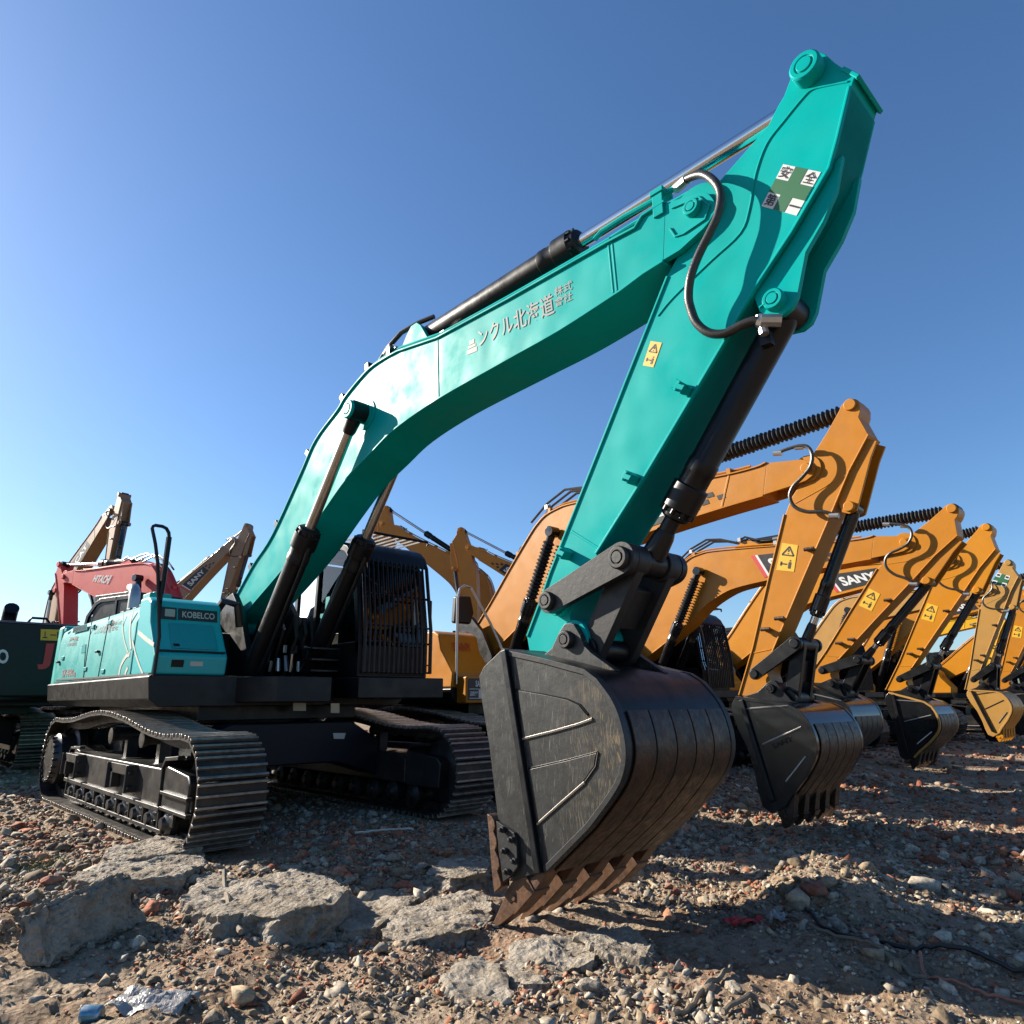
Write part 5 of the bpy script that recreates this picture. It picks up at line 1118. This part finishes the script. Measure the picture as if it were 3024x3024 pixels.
def slab(plan_px, thick, label, tilt=(0, 0), lift=0., seed=1, z=-.1, name='concrete_slab', m=None, group='broken concrete slabs in the foreground'):
    P = [gnd(*p, z + thick) for p in plan_px]; c = np.mean(P, 0); gz = terr(c[0], c[1])
    bm = bmesh.new(); top_ = [bm.verts.new((p[0] - c[0], p[1] - c[1], thick)) for p in P]; f = bm.faces.new(top_)
    ex = bmesh.ops.extrude_face_region(bm, geom=[f]); 
    for v in [g for g in ex['geom'] if isinstance(g, bmesh.types.BMVert)]: v.co.z = -.12; v.co.x *= 1.12; v.co.y *= 1.12
    bmesh.ops.recalc_face_normals(bm, faces=bm.faces[:]); bmesh.ops.triangulate(bm, faces=bm.faces[:])
    for k_ in range(6):
        es = [e for e in bm.edges if e.calc_length() > .024]
        if not es or len(bm.verts) > 26000: break
        bmesh.ops.subdivide_edges(bm, edges=es, cuts=1); bmesh.ops.triangulate(bm, faces=bm.faces[:])
    bmesh.ops.recalc_face_normals(bm, faces=bm.faces[:])
    bm.normal_update(); o = Vector((seed * 11.3, seed * 5.1, seed * 2.7)); mv = []
    for v in bm.verts:
        q = v.co; side_ = 1 - abs(v.normal.z)
        d = mnoise.fractal(q * 3.4 + o, 1., 2., 6) * .034 - abs(mnoise.noise(q * 7 + o)) * .045 * (.5 + 1.6 * side_) + mnoise.noise(q * 24 + o) * .012 * (.7 + 2.2 * side_) + mnoise.cell(q * 34 + o) * .010 * (.3 + 1.5 * side_)
        mv.append(v.normal * d)
    for v, d in zip(bm.verts, mv): v.co += d
    bmesh.ops.smooth_vert(bm, verts=bm.verts[:], factor=.12, use_axis_x=True, use_axis_y=True, use_axis_z=True)
    for f in bm.faces: f.smooth = False
    me = bpy.data.meshes.new(name); bm.to_mesh(me); bm.free(); me.materials.append(m or SLAB)
    ob = bpy.data.objects.new(name, me); COL.objects.link(ob); ob.location = (c[0], c[1], gz + lift); ob.rotation_euler = (tilt[0], tilt[1], 0); return tag(ob, label, 'slab', group, 'thing')
slab([(338, 1708), (362, 1680), (395, 1652), (455, 1640), (520, 1650), (575, 1646), (640, 1668), (652, 1694), (628, 1722), (575, 1728), (520, 1745), (455, 1738), (410, 1745), (368, 1728)], .085, 'largest flat concrete slab, in the centre of the slab line left of the bucket', seed=2)
slab([(120, 1690), (170, 1668), (235, 1645), (320, 1622), (385, 1632), (388, 1655), (340, 1680), (262, 1690), (180, 1698)], .07, 'flat concrete slab behind the tipped block, just in front of the crawler', seed=3)
slab([(625, 1690), (640, 1668), (700, 1650), (790, 1640), (815, 1655), (765, 1690), (715, 1722), (650, 1728)], .075, 'pale narrow slab between the largest slab and the bucket', seed=4)
slab([(718, 1740), (735, 1700), (800, 1672), (880, 1655), (925, 1668), (930, 1705), (905, 1725), (840, 1735), (780, 1748)], .08, 'pale slab with gravelly edge touching the bucket side', seed=5)
slab([(826, 1828), (850, 1800), (905, 1788), (938, 1800), (958, 1835), (982, 1866), (960, 1885), (905, 1890), (868, 1862)], .055, 'sunlit slab fragment in the bottom foreground below the bucket', seed=6, tilt=(.0, .06))
slab([(945, 1800), (972, 1768), (1030, 1760), (1085, 1752), (1130, 1775), (1120, 1805), (1075, 1815), (1040, 1840), (985, 1838)], .05, 'dirt covered slab right of the sunlit fragment below the bucket teeth', seed=7, tilt=(.05, .0))
slab([(190, 1640), (215, 1612), (300, 1598), (380, 1606), (375, 1625), (300, 1640), (220, 1650)], .09, 'brick stained chunk lying against the near crawler', seed=8)
slab([(800, 1640), (840, 1618), (905, 1612), (930, 1622), (915, 1645), (850, 1655)], .07, 'small pale slab behind the slab line beside the bucket cutter', seed=10)
slab([(1080, 1765), (1130, 1735), (1185, 1738), (1230, 1775), (1215, 1810), (1150, 1800)], .06, 'grey slab lying in the bucket shadow', seed=11)
def bank(px, n, r, s0, s1, seed):
    q = [gnd(*p, -.1) for p in px]; g = np.random.default_rng(seed); k_ = g.integers(0, len(q), n); t = g.random(n); a = np.array([p[:2] for p in q]); b_ = np.roll(a, -1, 0)
    xy = a[k_] * (1 - t[:, None]) + b_[k_] * t[:, None] + g.normal(0, r, (n, 2)); sz = s0 * (s1 / s0) ** (g.random(n) ** 2); return xy[:, 0], xy[:, 1], sz
BX = [bank([(335, 1755), (420, 1775), (520, 1770), (640, 1750), (660, 1740), (720, 1755), (820, 1760), (925, 1730)], 2600, .06, .008, .035, 61), bank([(655, 1690), (700, 1730), (660, 1745)], 700, .05, .008, .035, 62),
      bank([(800, 1850), (850, 1900), (960, 1905), (1010, 1870), (1100, 1850), (1180, 1830), (1230, 1800)], 800, .09, .006, .030, 63), bank([(1180, 1840), (1300, 1880), (1330, 1930), (1200, 1930)], 220, .20, .008, .05, 64), bank([(270, 1700), (330, 1740), (400, 1650)], 900, .05, .008, .035, 65)]
bx, by, bs = (np.concatenate([q[i] for q in BX]) for i in range(3))
scatter('rubble_chips', 'broken concrete crumbs banked against the slabs', R1, bx, by, bs, 66, redness=np.full(len(bx), .03))
# tipped block
def tipped():
    A = gnd(88, 1826, -.09); B = gnd(276, 1745, -.09); d = (B - A); d[2] = 0; L = np.linalg.norm(d); d /= L; n = np.array([-d[1], d[0], 0])
    if np.dot(n, CAM - A) > 0: n = -n
    bm = bmesh.new(); P = []
    h = .34; lean = .14
    base = [A - n * .02, B - n * .02, B + n * .16, A + n * .18]
    topv = [A + d * .03 + n * lean + (0, 0, h * .82), B - d * .02 + n * lean + (0, 0, h * .95), B + n * (lean + .12) + (0, 0, h * .86), A + n * (lean + .14) + (0, 0, h * .72)]
    V = [bm.verts.new(Vector(q - A)) for q in base + topv]
    for f in ((0, 1, 2, 3), (4, 5, 6, 7), (0, 1, 5, 4), (1, 2, 6, 5), (2, 3, 7, 6), (3, 0, 4, 7)): bm.faces.new([V[i] for i in f])
    bmesh.ops.recalc_face_normals(bm, faces=bm.faces[:])
    bmesh.ops.bevel(bm, geom=bm.edges[:], offset=.02, segments=2, affect='EDGES')
    bmesh.ops.triangulate(bm, faces=bm.faces[:])
    for k_ in range(6):
        es = [e for e in bm.edges if e.calc_length() > .02]
        if not es: break
        bmesh.ops.subdivide_edges(bm, edges=es, cuts=1); bmesh.ops.triangulate(bm, faces=bm.faces[:])
    bm.normal_update(); o = Vector((3.3, 9.1, 4.2)); mv = [v.normal * (mnoise.fractal(v.co * 5 + o, 1., 2., 6) * .026 - abs(mnoise.noise(v.co * 8 + o)) * .035 + mnoise.noise(v.co * 26 + o) * .010 + mnoise.cell(v.co * 36 + o) * .009) for v in bm.verts]
    for v, q in zip(bm.verts, mv): v.co += q
    me = bpy.data.meshes.new('concrete_block'); bm.to_mesh(me); bm.free(); me.materials.append(SLAB); ob = bpy.data.objects.new('concrete_block', me); COL.objects.link(ob); ob.location = A; tag(ob, 'grey concrete block tipped on edge, its face in shade, at lower left', 'block')
tipped()
def chunk(px, size, label, m, seed, flat=.6, cat='brick', name='brick_piece', group=None, z=-.1):
    q = gnd(*px, z); v, f = rock_pts(1, 3, flat, .5, seed)[0]; r_ = random.Random(seed)
    k = MB(); k.add([(a * size * 1.5, b * size * .9, c * size) for a, b, c in v], [tuple(i) for i in f]); ob = k.obj(name, m, smooth=False); ob.location = (q[0], q[1], terr(q[0], q[1]) + size * .25); ob.rotation_euler = (r_.uniform(-.2, .2), r_.uniform(-.2, .2), r_.uniform(0, 3)); return tag(ob, label, cat, group)
chunk((88, 1708), .075, 'red brick piece at the left edge behind the tipped block', 'brick', 21)
chunk((452, 1690 + 70), .03, 'tiny orange brick bit before the largest slab', 'brick', 22)
chunk((1290, 1812), .04, 'brown brick piece at the edge of the bucket shadow', 'brick', 23)
chunk((1640, 1765), .045, 'half buried brick near the black cable', 'brick', 24)
chunk((1385, 1880), .05, 'pale stone at the bottom right of centre', STONE if False else SLAB, 25, cat='stone', name='pale_stone')
chunk((1110, 1868), .055, 'angular grey stone in the bottom centre', SLAB, 26, cat='stone', name='pale_stone')
chunk((1540, 1690), .09, 'pinkish stone on top of the rubble mound', 'brick', 27, name='brick_piece', z=0)
chunk((458, 1672), .05, 'white stone wedged between the tipped block and the slabs', SLAB, 28, cat='stone', name='pale_stone')
def cable(px, r, m, name, label, cat, zoff=.02):
    P = [gnd(*p, -.1) for p in px]; Q = []
    X = spline([(p[0], p[1]) for p in P], 8); k = MB(); k.tube([(a, b, terr(a, b) + zoff) for a, b in X], r, 7); return tag(k.obj(name, m), label, cat)
cable([(1342, 1688), (1411, 1726), (1476, 1741), (1593, 1781), (1684, 1825), (1750, 1850)], .010, 'wood', 'cable', 'long tan cable lying across the shaded ground at right', 'cable')
cable([(1517, 1728), (1557, 1756), (1666, 1788), (1775, 1807), (1932, 1846), (2050, 1872)], .012, 'rubber', 'cable', 'long black cable running out of the right edge', 'cable')
cable([(1738, 1814), (1748, 1840), (1811, 1861), (1855, 1883), (1902, 1894), (1960, 1900)], .008, 'pink', 'plastic_strip', 'pink plastic strip next to the cables', 'litter')
cable([(1270, 1932), (1310, 1900), (1345, 1870), (1375, 1838), (1378, 1805)], .012, 'wood', 'dead_branch', 'bent dead branch at the edge of the bucket shadow', 'branch')
cable([(1365, 1925), (1400, 1912), (1425, 1905), (1470, 1935)], .012, 'wood', 'dead_branch', 'short forked twig at the bottom right of centre', 'branch')
cable([(668, 1606), (720, 1600), (779, 1594)], .010, 'cream', 'stick', 'pale straight stick lying before the crawler', 'stick', .05)
cable([(418, 1690), (424, 1720), (432, 1745), (452, 1785)], .016, 'wood', 'splinter', 'upright wood splinter beside the tipped block', 'stick', .06)
# litter
def sheet(px, size, m, label, name, seed, z=-.1):
    q = gnd(*px, z); k = MB(); n = 12; r_ = random.Random(seed); vs = []
    for i in range(n + 1):
        for j in range(n + 1):
            u, v = i / n - .5, j / n - .5; vs.append((u * size[0], v * size[1], .035 + .045 * mnoise.noise(Vector((u * 4 + seed, v * 4, seed))) + .012 * mnoise.noise(Vector((u * 14, v * 14, seed)))))
    k.add(vs, [(i * (n + 1) + j, (i + 1) * (n + 1) + j, (i + 1) * (n + 1) + j + 1, i * (n + 1) + j + 1) for i in range(n) for j in range(n)])
    o = k.obj(name, m); o.location = (q[0], q[1], terr(q[0], q[1])); o.rotation_euler = (0, 0, r_.uniform(0, 3)); so = o.modifiers.new('thickness', 'SOLIDIFY'); so.thickness = .002; return tag(o, label, 'litter')
wr = sheet((1405, 1742), (.26, .09), 'redprint', 'crumpled red wrapper in the bucket shadow', 'wrapper', 3)
sheet((1470, 1747), (.14, .09), 'bag', 'grey scrap of plastic right of the red wrapper', 'plastic_scrap', 5)
sheet((285, 1915), (.36, .22), 'bag', 'torn grey plastic bag at the bottom left', 'plastic_bag', 8, -.12)
q = gnd(172, 1922, -.1); k = MB(); q[2] = terr(q[0], q[1]) + .035; dv = CR * .045
k.lathe(q - dv, q + dv, [(0, .028), (.004, .034), (.012, .035), (.078, .035), (.086, .033), (.09, .028)], 24); tag(k.obj('tin_can', 'bluecan'), 'small blue tin can lying at the bottom left', 'can')
k = MB(); r_ = random.Random(4)
for cx, cy, n in ((85, 1645, 160), (60, 1662, 110), (110, 1638, 80)):
    for i in range(n):
        q = gnd(cx + r_.gauss(0, 16), cy + r_.gauss(0, 5), -.05); z = terr(q[0], q[1]); a = r_.uniform(0, 6.28); h = r_.uniform(.03, .08); wv = np.array((math.cos(a), math.sin(a), 0)) * .004; l_ = np.array((r_.gauss(0, .03), r_.gauss(0, .03), h)); b0 = np.array((q[0], q[1], z - .01))
        k.add([b0 - wv, b0 + wv, b0 + l_ * .6 + wv * .7, b0 + l_, b0 + l_ * .6 - wv * .7], [(0, 1, 2, 3, 4)])
tag(k.obj('grass', 'grass', smooth=False), 'sparse green grass sprouting between stones at the left edge', 'grass', kind='stuff')
